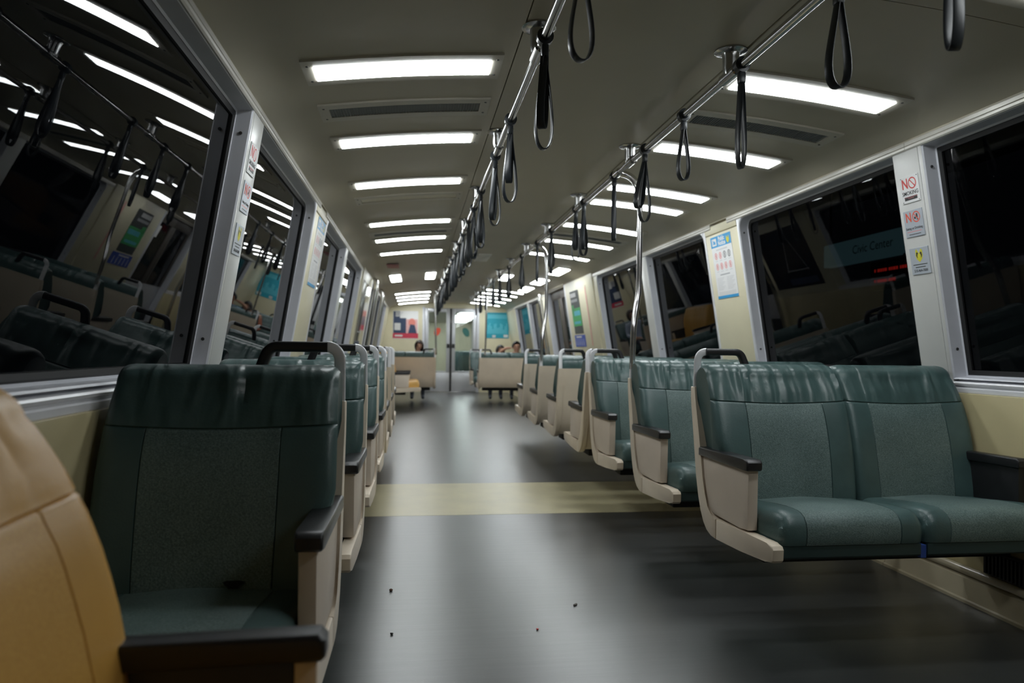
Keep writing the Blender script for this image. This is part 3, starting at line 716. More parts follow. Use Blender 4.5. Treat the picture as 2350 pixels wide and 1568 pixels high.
def back_cushion(u0, u1, seed, P, parent, mats, aisle=False):
    """upholstered back: separate bolster, insert and headrest pieces of one surface"""
    rnd = random.Random(seed)
    sA, sB = 0.185, 0.80
    s_list = sorted(set([0.0, .012, .03, .06, .10, .14] + [sA - .012, sA - .004, sA, sA + .004, sA + .012] + [round(sA + (sB - sA) * k / 22, 5) for k in range(1, 22)] + [sB - .012, sB - .004, sB, sB + .004, sB + .012] + [.86, .90, .94, .97, .988, 1.0]))
    zs = [.425, .445, .46, .49, .53, .57, .61, .65, .69, .73, .77, .80, .825, .838, .846, .85, .854, .862, .88, .90, .92, .94]
    folds = [(rnd.uniform(.03, .97), rnd.uniform(.008, .022), rnd.uniform(.0030, .0095) * rnd.choice((1, 1, -1)), rnd.uniform(-.35, .35), rnd.uniform(.5, 1.0)) for _ in range(22)]
    def disp(s, z):
        d = 0.0
        for c, w, a, sl, ln in folds:
            k = min(max((z - .852) / .06, 0), 1) * (1 if z > .90 else 0.55 + 0.45 * ln)
            x = (s - c - sl * (z - .95)) / w
            if abs(x) < 3: d += a * k * math.exp(-abs(x) ** 1.35)
        # body wrinkles on the insert
        d += 0.0022 * math.sin(9 * s + seed) * math.sin(13 * z + seed * 2)
        d += 0.016 * math.sin(PI * min(max(s, 0), 1)) * math.exp(-((z - .62) / .2) ** 2) * -0.55
        return d
    def edge(s):
        e = min(s, 1 - s) * (u1 - u0); r = 0.034
        return r - math.sqrt(max(r * r - max(r - e, 0) ** 2, 0)) if e < r else 0.0
    W_ = u1 - u0; ZC = .94; RT = .062
    def wide(u, z):
        if not aisle: return u
        k = min(max((z - .60) / .08, 0), 1); k = k * k * (3 - 2 * k)
        return u - 0.038 * k * max(0, 1 - (u - u0) / (0.17 * W_))
    def front(s, z):
        dip = 0.013 * math.sin(PI * s) ** 0.7 if z < .95 else 0.008
        v = lerp_tab(VF, z) - edge(s) * 1.0 + disp(s, z) - dip + 0.012
        g = 0.0
        if abs(z - .85) < .003 + .02 * 0: g = 0.006
        if abs(s - sA) < .003 and z < .85: g = max(g, 0.0045)
        if abs(s - sB) < .003 and z < .85: g = max(g, 0.0045)
        sag = -0.012 * math.sin(PI * s) if abs(z - .85) < .03 else 0
        side = 0.006 * math.sin(PI * min(max((z - .45) / .5, 0), 1))
        return (u0 - side * (1 - 2 * s) + s * W_, v - g, z + sag)
    rows = []
    for z in zs: rows.append([front(s, z) for s in s_list])
    # over the top and down the back
    for k in range(1, 9):
        a = PI / 2 * k / 8
        vf = lerp_tab(VF, ZC) + 0.0; vb = lerp_tab(VB, ZC); c = (vf + vb) / 2; h = (vf - vb) / 2
        row = []
        for s in s_list:
            e = edge(s)
            d = disp(s, ZC + RT * math.sin(a))
            dr = 0.55 * e
            row.append((u0 + s * W_, c + (h + d - e * 0.8 - (0.001 if k else 0)) * math.cos(a), ZC + (RT - dr + d * 0.10) * math.sin(a)))
        rows.append(row)
    for k in range(1, 5):
        a = PI / 2 * k / 4
        row = []
        for s in s_list:
            e = edge(s); row.append((u0 + s * W_, c - (h - e * 0.5) * math.sin(a), ZC + (RT - 0.55 * e) * math.cos(a)))
        rows.append(row)
    for z in (.91, .875, .86, .80, .70, .60, .50, .425):
        rows.append([(u0 + s * W_, lerp_tab(VB, z) + edge(s) * 0.5 + (0.004 if z < .87 else 0), z) for s in s_list])
    nF = len(zs); nR = len(rows); nS = len(s_list)
    iz = zs.index(.85); iA = s_list.index(sA); iB = s_list.index(sB)
    zone = {0: [], 1: [], 2: []}
    for i in range(nR - 1):
        for j in range(nS - 1):
            q = (i * nS + j, i * nS + j + 1, (i + 1) * nS + j + 1, (i + 1) * nS + j)
            if iz <= i < nF + 14: zone[2].append(q)
            elif i < iz and iA <= j < iB: zone[1].append(q)
            else: zone[0].append(q)
    V = [P(wide(v[0], v[2]), v[1], v[2]) for r in rows for v in r]
    # sides and bottom close the body
    loopL = [i * nS for i in range(nR)]; loopR = [i * nS + nS - 1 for i in range(nR)]
    zone[0].append(tuple(loopL)); zone[0].append(tuple(loopR[::-1]))
    zone[0].append(tuple([0 * nS + j for j in range(nS)] + [(nR - 1) * nS + j for j in range(nS - 1, -1, -1)]))
    def sub(name, faces, m_, par):
        ids = sorted({k for f in faces for k in f}); mp = {k: n for n, k in enumerate(ids)}
        o = pydata(name, [V[k] for k in ids], [tuple(mp[k] for k in f) for f in faces], m_, par, 50)
        return o
    body = sub('back_cushion', zone[0], mats[0], parent)
    sub('back_insert', zone[1], mats[1], body)
    sub('headrest_cover', zone[2], mats[2], body)
    return body

def seat_cushion(u0, u1, seed, P, parent, mats):
    rnd = random.Random(seed)
    sA, sB = 0.17, 0.83
    s_list = sorted(set([0.0, .015, .035, .065, .10, .13] + [sA - .012, sA - .004, sA, sA + .004, sA + .012] + [round(sA + (sB - sA) * k / 16, 5) for k in range(1, 16)] + [sB - .012, sB - .004, sB, sB + .004, sB + .012] + [.87, .90, .935, .965, .985, 1.0]))
    W_ = u1 - u0
    # profile (v, z) from the bottom back, over the top to the bottom front
    prof = [(.20, .375), (.20, .42), (.215, .442), (.25, .450), (.30, .452), (.35, .455), (.40, .459), (.45, .464), (.50, .470), (.55, .476), (.60, .482), (.64, .486), (.675, .488), (.70, .485), (.722, .475), (.737, .458), (.744, .436), (.745, .41), (.742, .385), (.738, .375)]
    rows = []
    for i, (v, z) in enumerate(prof):
        row = []
        for s in s_list:
            e = min(s, 1 - s) * W_; r = 0.04
            ed = r - math.sqrt(max(r * r - max(r - e, 0) ** 2, 0)) if e < r else 0.0
            top = 1.0 if z > .44 else 0.0
            dz = 0.012 * math.sin(PI * s) * math.sin(PI * min(max((v - .2) / .5, 0), 1)) - 0.9 * ed * top
            dz += 0.0025 * math.sin(11 * s + seed) * math.sin(17 * v + seed) * top
            dv = -0.6 * ed if v > .70 else 0
            g = 0.004 if (abs(s - sA) < .003 or abs(s - sB) < .003) and i > 2 else 0
            row.append((u0 + s * W_, v + dv - (g if v > .73 else 0), z + dz - (g if z > .44 else 0)))
        rows.append(row)
    nS = len(s_list); nR = len(rows); iA = s_list.index(sA); iB = s_list.index(sB)
    za, zb = [], []
    for i in range(nR - 1):
        for j in range(nS - 1):
            q = (i * nS + j, i * nS + j + 1, (i + 1) * nS + j + 1, (i + 1) * nS + j)
            (zb if iA <= j < iB and i >= 2 else za).append(q)
    za.append(tuple(i * nS for i in range(nR))); za.append(tuple(i * nS + nS - 1 for i in range(nR - 1, -1, -1)))
    za.append(tuple([j for j in range(nS)] + [(nR - 1) * nS + j for j in range(nS - 1, -1, -1)]))
    V = [P(*v) for r in rows for v in r]
    def sub(name, faces, m_, par):
        ids = sorted({k for f in faces for k in f}); mp = {k: n for n, k in enumerate(ids)}
        return pydata(name, [V[k] for k in ids], [tuple(mp[k] for k in f) for f in faces], m_, par, 45)
    body = sub('seat_cushion', za, mats[0], parent)
    sub('seat_insert', zb, mats[1], body)
    return body

def build_seat(name, n, mx, my, handle=True, kind='teal', wall_arm=True):
    """local frame: u from the aisle panel towards the wall, v from the back towards the knees"""
    root = empty(name)
    def P(u, v, z): return (mx * u, -my * v, z)
    fn = lambda v, z, u: P(u, v, z)
    b0, b1, b2 = (M['teal'], M['teal_ins'], M['teal_head']) if kind == 'teal' else (M['yel'], M['yel_ins'], M['yel'])
    th = 0.042
    SW = SWD if n == 2 else SWS
    wid = n * SW + 0.05
    sp = prism('side_panel', SPO + SPI, fn, 0.0, th, M['beige'], root, 0.006)
    ft = prism('foot_bar', FOOT, fn, 0.0, th, M['beige'], root, 0.006)
    ap = prism('arm_panel', ARM, fn, 0.008, th + 0.006, M['beige_in'], root, 0.004)
    bm = bmesh.new(); bm_prism(bm, [(.112, .606), (.55, .612), (.578, .612), (.584, .618), (.584, .642), (.574, .652), (.55, .652), (.122, .644), (.112, .638)], fn, -0.006, 0.056, 0.007, 3)
    from_bm('armrest', bm, M['black'], root, 40)
    if wall_arm and n == 2:
        wa = wid; ae = .54 if kind == 'yellow' else .572
        bm = bmesh.new(); bm_prism(bm, [(.30, .606), (.578, .612), (.584, .618), (.584, .640), (.574, .650), (.30, .644)], fn, wa - 0.050, wa - 0.002, 0.007, 3)
        from_bm('armrest', bm, M['black'], root, 40)
        prism('wall_arm_panel', [(.22, .40), (ae, .40), (ae, .61), (.22, .61)], fn, wa - 0.038, wa - 0.010, M['black'], root, 0.003)
        if kind == 'yellow': prism('arm_post', [(.541, .40), (.572, .40), (.572, .61), (.541, .61)], fn, wa - 0.042, wa - 0.006, M['beige'], root, 0.003)
    for k in range(n):
        u0 = 0.045 + k * SW + 0.002; u1 = u0 + SW - 0.004
        back_cushion(u0, u1, 11 + 7 * k + 3 * n, P, root, (b0, b1, b2), k == 0)
        seat_cushion(u0 + 0.002, u1 - 0.002, 5 + 3 * k, P, root, (b0, b1))
        # skirt under each cushion
        bm = bmesh.new(); bm_prism(bm, [(.25, .318), (.725, .326), (.735, .334), (.735, .373), (.25, .373)], fn, u0 + 0.004 + (0.006 if k else 0), u1 - 0.010, 0.005)
        from_bm('seat_skirt', bm, M['teal_dk'] if kind == 'teal' else M['yel'], root, 40)
    if n == 2:
        prism('gap_tag', [(.70, .320), (.728, .320), (.728, .366), (.70, .366)], fn, 0.045 + SW - 0.010, 0.045 + SW + 0.011, mat('blue_tag_plastic', (0.02, 0.06, 0.28), 0.5) if 'blue' not in M else M['blue'], root, 0.0)
    # back shell
    outer = [(v + 0.012, z) for v, z in SPO if z > .33] + [(.175, .318)]
    inner = [(v + 0.016, z) for v, z in outer[::-1]]
    prism('back_shell', outer + inner, fn, 0.03, wid - 0.004, M['beige'], root, 0.0, smooth=50)
    prism('support_beam', [(.30, .25), (.50, .25), (.50, .318), (.30, .318)], fn, 0.10, wid - 0.004, M['dark'], root, 0.004)
    if handle:
        path = [P(.018, .028, .86), P(.018, .030, .93), P(.018, .034, .99)] + [P(*q) for q in bez((.018, .036, 1.01), (.018, .040, 1.052), (.056, .042, 1.054), 8)]
        bm = bmesh.new(); bm_sweep(bm, path, rrect(.032, .012, .005), up=(0, 1, 0))
        hb = from_bm('handle_bar', bm, M['chrome'] if False else M['alu_lt'], root, 40)
        path = [P(.052, .042, 1.053), P(.10, .042, 1.053), P(.18, .042, 1.053)] + [P(*q) for q in bez((.19, .042, 1.053), (.212, .042, 1.053), (.222, .044, 1.03), 6)] + [P(.238, .05, .985), P(.243, .055, .955)]
        bm = bmesh.new(); bm_sweep(bm, path, rrect(.030, .034, .009), up=(0, 1, 0))
        from_bm('handle_grip', bm, M['black'], hb, 40)
    else:
        bm = bmesh.new(); bm_prism(bm, [(.010, .87), (.044, .87), (.042, .985), (.016, .985)], fn, 0.004, 0.034, 0.006)
        from_bm('pole_socket', bm, M['alu_lt'], root, 40)
    return root

M['blue'] = mat('blue_tag_plastic', (0.02, 0.06, 0.28), 0.5)
XR, XL = 0.43, -0.994
protoA = build_seat('double_seat', 2, 1, 1)
protoA2 = build_seat('double_seat', 2, 1, 1, handle=False)
protoB = build_seat('double_seat', 2, 1, -1)
protoB2 = build_seat('double_seat', 2, 1, -1, handle=False)
protoC = build_seat('single_seat', 1, -1, 1)
protoD = build_seat('single_seat', 1, -1, -1)
protoY = build_seat('side_facing_seat', 2, 1, 1, handle=False, kind='yellow')
used = set()
def place(proto, loc, rz, label, cat, group):
    o = proto if proto.name not in used else copy_tree(proto)
    used.add(proto.name)
    o.location = loc; o.rotation_euler = (0, 0, rz)
    tag(o, label, cat, group)
    return o
gd, gs = 'double seats beside the aisle', 'single seats beside the aisle'
place(protoA, (XR, 3.165, 0), 0, 'teal double seat beside the white post with NO SMOKING plates', 'seat', gd)
place(protoA2, (XR, 4.15, 0), 0, 'teal double seat facing the camera with the bent chrome pole on its aisle panel', 'seat', gd)
place(protoA, (XR, 5.13, 0), 0, 'teal double seat backed against an opposite-facing beige-backed double seat', 'seat', gd)
place(protoB, (XR, 5.20, 0), 0, 'beige-backed double seat turned away, directly behind a camera-facing teal seat', 'seat', gd)
place(protoB, (XR, 6.20, 0), 0, 'beige-backed double seat with handle, just before the one with a chrome pole', 'seat', gd)
place(protoB2, (XR, 7.20, 0), 0, 'beige-backed double seat with a chrome pole rising from its aisle corner', 'seat', gd)
place(protoB, (XR, 8.20, 0), 0, 'last beige-backed double seat before the side door, beyond the chrome pole', 'seat', gd)
place(protoC, (XL, 2.20, 0), 0, 'dark green single seat next to the ochre side-facing seat', 'seat', gs)
place(protoC, (XL, 3.19, 0), 0, 'teal single seat facing the camera, second in the single row from the ochre seat', 'seat', gs)
place(protoC, (XL, 4.18, 0), 0, 'teal single seat facing the camera, third in the single row from the ochre seat', 'seat', gs)
place(protoC, (XL, 5.14, 0), 0, 'teal single seat backed against the first beige-backed single seat', 'seat', gs)
place(protoD, (XL, 5.21, 0), 0, 'beige-backed single seat turned away, first behind the camera-facing single seats', 'seat', gs)
place(protoD, (XL, 6.21, 0), 0, 'beige-backed single seat turned away, second behind the camera-facing single seats', 'seat', gs)
place(protoD, (XL, 7.21, 0), 0, 'beige-backed single seat turned away, third behind the camera-facing single seats', 'seat', gs)
place(protoY, (-1.50, -0.055, 0), PI / 2, 'ochre vinyl side-facing seat along the wall beside the camera', 'seat', 'ochre side-facing seats')
place(protoY, (-1.46, 12.85, 0), PI / 2, 'ochre side-facing seat in front of the far beige seat back', 'seat', 'ochre side-facing seats')
# far end bays: seats in facing pairs
place(protoA, (-0.40, 14.1, 0), PI, 'far double seat with brown beige back before the seated woman', 'seat', 'far seats by the end doors')
place(protoB, (0.43, 14.1, 0), 0, 'far double seat with brown beige back before the two seated people', 'seat', 'far seats by the end doors')
place(protoB, (-0.40, 16.2, 0), PI, 'far teal double seat in which the woman sits', 'seat', 'far seats by the end doors')
place(protoA, (0.39, 16.2, 0), 0, 'far teal double seat in which two people sit together', 'seat', 'far seats by the end doors')

# a torn spot low on the nearest single seat's insert
bm = bmesh.new()
pts = [(0.020 * math.cos(a) * (1 + 0.35 * math.sin(3 * a)), 0.013 * math.sin(a) * (1 + 0.3 * math.cos(2 * a))) for a in [2 * PI * k / 14 for k in range(14)]]
bm_prism(bm, pts, lambda a, b_, t_: (a, t_, b_), -0.002, 0.002)
tear = from_bm('cushion_tear', bm, M['hole'], None, 40)
tear.parent = protoC; tear.location = (-0.235, -0.336, 0.472)
tear.rotation_euler = (math.radians(-8), 0, 0)

# ------------------------------------------------------------------ vertical chrome poles
def pole(name, pts, label, r=0.0165, m_='chrome', group='chrome grab poles'):
    root = empty(name, pts[0]); tag(root, label, 'pole', group)
    o = tube('pole_tube', [Vector(p) - Vector(pts[0]) for p in pts], r, M[m_], root, 14, up=(0, 1, 0))
    return root
def seat_pole(y, yr, label):
    pts = [(0.448, y - 0.03, 0.95), (0.450, y - 0.03, 1.06), (0.452, y - 0.03, 1.14)] + bez((0.454, y - 0.03, 1.19), (0.462, y - 0.02, 1.25), (0.482, y, 1.33), 6) + [(0.494, y + 0.01, 1.40), (0.497, y + 0.01, 1.5), (0.497, y + 0.01, 1.98)]
    root = pole('grab_pole', pts, label)
    pp = bez((0.497, y + 0.01, 1.93), (0.497, y + 0.02, 2.085), (0.40, yr, 2.105), 10)
    o = tube('elbow', [Vector(p) - Vector(pts[0]) for p in pp], 0.021, M['chrome'], root, 14, up=(0, 1, 0))
    bm = bmesh.new(); lathe(bm, [(0.0172, -0.040), (0.024, -0.036), (0.024, 0.036), (0.0172, 0.040)], (RX - pts[0][0], yr - pts[0][1], RZ - pts[0][2]), 'Y', 16, True)
    from_bm('rail_clamp', bm, M['chrome'], root, 40)
seat_pole(4.15, 4.22, 'tall bent chrome pole rising from the aisle panel of a camera-facing double seat')
seat_pole(7.22, 7.30, 'tall bent chrome pole rising from a beige-backed double seat')
pole('grab_pole', [(-0.40, 14.1, 0.95), (-0.41, 14.1, 1.2), (-0.43, 14.1, 2.05), (-0.40, 14.1, 2.10)], 'thin chrome pole beside the far seat of the woman')
pole('grab_pole', [(0.535, 14.08, 0.95), (0.545, 14.08, 1.2), (0.56, 14.08, 2.05), (0.52, 14.08, 2.10)], 'thin chrome pole beside the far seat of the two people')
for sg, yy in ((-1, 10.72), (-1, 12.72), (1, 12.72)):
    pts = [(sg * 1.50, yy, 0.02), (sg * 1.505, yy, 0.95)] + [(sg * (wx(z) - 0.10), yy, z) for z in (1.0, 1.3, 1.6, 1.85)] + bez((sg * (wx(1.9) - 0.10), yy, 1.90), (sg * (wx(2.02) - 0.09), yy, 2.07), (sg * (wx(2.03) - 0.045), yy, 2.04), 6)
    pole('door_grab_pole', pts, 'polished steel pole %s the side door %s' % ('before' if yy < 11 else 'after', 'past the single seats' if sg < 0 else 'past the double seats'), 0.03, 'chrome', 'steel poles at the side doors')

# heater grille under the nearest double seat
hg = empty('heater_grille', (1.594, 2.17, 0.146)); tag(hg, 'black slatted heater grille on the wall under the nearest double seat', 'heater')
box('backing', -0.03, 0.0, 0.0, 0.62, 0.0, 0.10, M['heater'], hg, 0.003)
for k in range(31):
    box('slat', -0.040, -0.030, 0.01 + k * 0.0195, 0.017 + k * 0.0195, 0.006, 0.094, M['heater'], hg)

# ------------------------------------------------------------------ signs and notices
def plate(name, sg, y, z, w, h, m_, label, cat, group=None, off=0.001, th=0.003):
    root = empty(name); root.matrix_world = wall_frame(sg, y, z, off); tag(root, label, cat, group)
    bm = bmesh.new(); bm_box(bm, -w / 2, w / 2, -h / 2, h / 2, 0, th, 0.0008, 1)
    from_bm('plate', bm, m_, root)
    return root
def pdisc(name, par, x, y, r, m_, z=0.0034, n=20, r2=0.0, sy=1.0):
    if r2 > 0:
        v = []; f = []
        for k in range(n):
            a = 2 * PI * k / n
            v += [(x + r * math.cos(a), y + sy * r * math.sin(a), z), (x + r2 * math.cos(a), y + sy * r2 * math.sin(a), z)]
        for k in range(n):
            j = (k + 1) % n; f.append((2 * k, 2 * j, 2 * j + 1, 2 * k + 1))
        return pydata(name, v, f, m_, par, fix=False)
    return pydata(name, [(x + r * math.cos(2 * PI * k / n), y + sy * r * math.sin(2 * PI * k / n), z) for k in range(n)], [tuple(range(n))], m_, par, fix=False)
def prect(name, par, x0, x1, y0, y1, m_, z=0.0034, rot=0.0):
    cx, cy = (x0 + x1) / 2, (y0 + y1) / 2; c, s = math.cos(rot), math.sin(rot)
    v = [(cx + (x - cx) * c - (y - cy) * s, cy + (x - cx) * s + (y - cy) * c, z) for x, y in ((x0, y0), (x1, y0), (x1, y1), (x0, y1))]
    return pydata(name, v, [(0, 1, 2, 3)], m_, par, fix=False)
def ppoly(name, par, pts, m_, z=0.0034):
    return pydata(name, [(a, b_, z) for a, b_ in pts], [tuple(range(len(pts)))], m_, par, fix=False)
def ptext(name, par, s, x, y, size, m_, z=0.0036, bold=0.0, sx=1.0):
    return text_obj(name, s, size, m_, Matrix.Translation((x, y, z)), par, bold=bold, sx=sx)

for sg in (1, -1):
    sd = 'on the post by the nearest double seat' if sg > 0 else 'on the post by the single seats'
    # no smoking
    p_ = plate('no_smoking_sign', sg, 3.133, 1.822, 0.122, 0.125, M['p_white'], 'white plate reading NO SMOKING %s' % sd, 'sign')
    ptext('lettering', p_, 'N', -0.030, 0.026, 0.066, M['p_red'], bold=0.0012, sx=0.85)
    pdisc('ring', p_, 0.020, 0.026, 0.027, M['p_red'], r2=0.0215)
    prect('ring_bar', p_, -0.004, 0.044, 0.0235, 0.0285, M['p_red'], rot=-0.8)
    ptext('lettering', p_, 'SMOKING', 0.0, -0.018, 0.026, M['p_black'], sx=0.95, bold=0.0002)
    for k, (a, c) in enumerate(((-0.045, 0.045), (-0.02, 0.02))): prect('small_print', p_, a, c, -0.037 - k * 0.006, -0.034 - k * 0.006, M['p_palered'])
    prect('rule', p_, -0.043, 0.043, -0.033, -0.050, M['p_black'])
    for a in (-0.054, 0.054):
        for c in (-0.056, 0.056): pdisc('screw', p_, a, c, 0.003, M['screw'], n=8)
    # no eating or drinking
    p_ = plate('no_eating_sign', sg, 3.139, 1.665, 0.128, 0.125, M['p_silver'], 'silver plate reading NO Eating or Drinking %s' % sd, 'sign')
    ptext('lettering', p_, 'N', -0.030, 0.028, 0.062, M['p_orange'], bold=0.001, sx=0.85)
    pdisc('ring', p_, 0.022, 0.028, 0.026, M['p_orange'], r2=0.021)
    prect('cup_symbol', p_, 0.022, 0.032, 0.022, 0.042, M['p_black']); prect('cup_symbol', p_, 0.025, 0.030, 0.012, 0.022, M['p_black']); prect('burger_symbol', p_, 0.008, 0.019, 0.018, 0.028, M['p_black'])
    prect('ring_bar', p_, 0.0, 0.044, 0.026, 0.030, M['p_orange'], z=0.0037, rot=-0.8)
    ptext('lettering', p_, 'Eating or Drinking', 0.0, -0.022, 0.0165, M['p_black'], sx=0.92)
    prect('small_print', p_, -0.052, 0.046, -0.039, -0.036, M['p_palered'])
    prect('rule', p_, -0.040, 0.040, -0.052, -0.049, M['p_black'])
    # police badge
    p_ = plate('police_notice', sg, 3.133, 1.490, 0.126, 0.125, M['p_silver'], 'silver plate with yellow police badge %s' % sd, 'sign')
    bp_ = [(-0.022, 0.050), (-0.014, 0.056), (0, 0.033), (0.014, 0.056), (0.022, 0.050), (0.024, 0.025), (0.018, 0.008), (0, -0.006), (-0.018, 0.008), (-0.024, 0.025)]
    ppoly('badge', p_, bp_, M['p_gold']); ppoly('badge_field', p_, [(a * 0.82, 0.025 + (b_ - 0.025) * 0.55) for a, b_ in bp_], M['p_black'], 0.0036)
    pdisc('badge_seal', p_, 0, 0.022, 0.012, M['p_gold'], 0.0038, sy=1.15)
    prect('small_print', p_, -0.048, 0.048, -0.019, -0.015, M['p_dk']); prect('small_print', p_, -0.034, 0.034, -0.031, -0.027, M['p_dk'])
    ptext('lettering', p_, '510-464-7000', 0.0, -0.046, 0.018, M['p_black'], sx=0.9)
    # public notice on the cream pillar
    yc = 5.255 if sg > 0 else 5.30
    p_ = plate('public_notice', sg, yc, 1.70 if sg > 0 else 1.715, 0.36, 0.475, M['p_white'], 'white and blue Public Notice poster on the cream pillar %s' % ('between double seats' if sg > 0 else 'on the single seat side'), 'poster', None, -0.0035)
    prect('header', p_, -0.18, 0.18, 0.155, 0.2375, M['p_blue'])
    prect('logo_box', p_, -0.155, -0.075, 0.168, 0.222, M['p_white'], 0.0036); ptext('lettering', p_, 'ba', -0.115, 0.195, 0.048, M['p_blue'], 0.0038, bold=0.002)
    ptext('lettering', p_, 'Public', 0.015, 0.212, 0.046, M['p_white'], bold=0.0015); ptext('lettering', p_, 'Notice', 0.015, 0.178, 0.046, M['p_white'], bold=0.0015)
    ppoly('badge', p_, [(0.125 + a * 1.0, 0.168 + b_ * 0.9) for a, b_ in bp_], M['p_gold'], 0.0036)
    prect('heading_line', p_, -0.10, 0.10, 0.128, 0.138, M['p_ltgrey'])
    for r_ in range(2):
        for c_ in range(4):
            x = -0.115 + c_ * 0.077; y = 0.088 - r_ * 0.082; blk = r_ == 0 and c_ >= 2
            pdisc('pictogram', p_, x, y, 0.026, M['p_dk'] if blk else M['p_palered'], r2=0.020)
            prect('pictogram_figure', p_, x - 0.006, x + 0.006, y - 0.014, y + 0.014, M['p_dk'] if blk else M['p_red'])
            prect('caption_line', p_, x - 0.022, x + 0.022, y - 0.040, y - 0.035, M['p_ltgrey'])
    prect('heading_line', p_, -0.085, 0.085, -0.062, -0.054, M['p_grey'])
    for c_ in (-0.085, 0.085):
        for k in range(9): prect('text_line', p_, c_ - 0.065, c_ + 0.065 - 0.02 * ((k * 7) % 3), -0.084 - k * 0.011, -0.080 - k * 0.011, M['p_ltgrey'])
    for k in range(3): prect('text_line', p_, -0.15, 0.15, -0.192 - k * 0.009, -0.188 - k * 0.009, M['p_ltgrey'])
    prect('footer', p_, -0.18, 0.18, -0.2375, -0.216, M['p_blue'])

# adverts on the wall by the right side door
root = plate('green_poster', 1, 10.33, 1.61, 0.54, 0.62, M['p_dk'], 'narrow dark poster with a green middle before the side door', 'poster', None, 0.016)
for a, c, y0, y1, k in ((-0.27, 0.27, -0.20, 0.06, 'p_green'), (-0.24, 0.1, 0.22, 0.28, 'p_ltgrey'), (-0.24, 0.16, 0.15, 0.19, 'p_grey'), (-0.15, 0.24, -0.05, 0.02, 'p_teal2'), (-0.2, 0.2, -0.17, -0.13, 'p_teal2'), (-0.25, -0.12, 0.02, 0.11, 'p_green')):
    prect('print_block', root, a, c, y0, y1, M[k], 0.0034 if k == 'p_green' else 0.0038)
root = plate('blue_figure_sign', 1, 10.33, 1.20, 0.66, 0.17, M['p_royal'], 'blue sign with white figures under the green poster', 'sign', None, 0.016)
prect('print_bar', root, -0.22, 0.12, 0.045, 0.07, M['p_ltgrey'])
for k in range(5):
    x = -0.24 + k * 0.115; pdisc('figure_head', root, x, 0.018, 0.013, M['p_ltgrey'], n=10); prect('figure_body', root, x - 0.012, x + 0.012, -0.07, 0.002, M['p_ltgrey'])
root = plate('red_line_notice', 1, 9.62, 1.52, 0.07, 0.85, mat('cream_print', (0.60, 0.54, 0.40), 0.4), 'tall cream strip printed with a red line beside the green poster', 'notice', None, 0.016)
prect('red_line', root, -0.018, 0.018, -0.40, 0.40, M['p_palered'])

m_ = mat('glossy_dark_print', (0.02, 0.022, 0.028), 0.08, spec=0.6)
root = plate('dark_map_poster', -1, 10.08, 1.47, 1.30, 0.92, m_, 'large glossy dark poster on the cream wall past the single seats', 'poster', None, 0.016)
for a_, b2, rt in ((-0.30, 0.05, 1.15), (0.02, 0.05, -1.15), (-0.14, -0.20, 0.0)):
    prect('line_print', root, a_ - 0.30, a_ + 0.30, b2 - 0.008, b2 + 0.008, M['p_grey'], 0.0034, rt)
prect('print_block', root, -0.55, 0.2, -0.42, -0.32, M['p_navy'], 0.0034)

# posters on the far end wall
def end_poster(x0, x1, z0, z1, m_, name, label):
    root = empty(name, ((x0 + x1) / 2, YE - 0.002, (z0 + z1) / 2)); root.rotation_euler = (PI / 2, 0, 0); tag(root, label, 'poster')
    w, h = x1 - x0, z1 - z0
    bm = bmesh.new(); bm_box(bm, -w / 2, w / 2, -h / 2, h / 2, 0, 0.006, 0.001, 1); from_bm('sheet', bm, m_, root)
    return root, w, h
r, w, h = end_poster(-1.345, -0.73, 1.30, 1.985, M['p_white'], 'red_poster', 'poster with red bottom band and two figures on the end wall')
prect('print_block', r, -w / 2 + 0.01, w * 0.02, -h * 0.30, h * 0.24, M['p_navy'], 0.0064); prect('print_block', r, -w / 2 + 0.01, -w * 0.22, h * 0.24, h * 0.48, M['p_navy'], 0.0064)
prect('print_block', r, w * 0.02, w / 2 - 0.02, -h * 0.30, h * 0.20, M['p_pink'], 0.0064)
pdisc('figure_print', r, w * 0.25, h * 0.08, 0.085, flat('salmon', (0.70, 0.22, 0.18)), 0.0067, sy=1.2); ppoly('figure_print', r, [(w * 0.10, -h * 0.30), (w * 0.44, -h * 0.30), (w * 0.36, h * 0.0), (w * 0.18, h * 0.02)], M['p_navy'], 0.0069)
prect('print_block', r, -w * 0.44, -w * 0.20, -h * 0.19, h * 0.06, M['p_ltgrey'], 0.0067)
prect('red_band', r, -w / 2, w / 2, -h * 0.48, -h * 0.30, M['p_crimson'], 0.0066)
for k in range(3): prect('print_bar', r, -w * 0.40, -w * 0.20 + k * 0.03, h * (0.30 + 0.06 * k), h * (0.335 + 0.06 * k), M['p_ltgrey'], 0.0068)
prect('print_bar', r, -w * 0.42, -w * 0.12, -h * 0.42, -h * 0.36, M['p_ltgrey'], 0.0068)
r, w, h = end_poster(0.92, 1.51, 1.345, 1.985, M['p_teal'], 'teal_poster', 'teal poster with pale skyline shapes on the end wall')
for k in range(14):
    a = -w / 2 + 0.02 + k * (w - 0.05) / 14; hh = h * (0.12 + 0.30 * abs(math.sin(k * 2.3)))
    prect('skyline_block', r, a, a + 0.03, -h * 0.33, -h * 0.33 + hh, M['p_teal2'], 0.0064)
prect('sky_band', r, -w / 2, w / 2, h * 0.26, h * 0.42, M['p_teal2'], 0.0063)
prect('corner_print', r, w * 0.28, w * 0.46, -h * 0.46, -h * 0.36, M['p_white'], 0.0066); prect('corner_print', r, -w * 0.20, -w * 0.06, -h * 0.48, -h * 0.38, M['p_ltgrey'], 0.0066)

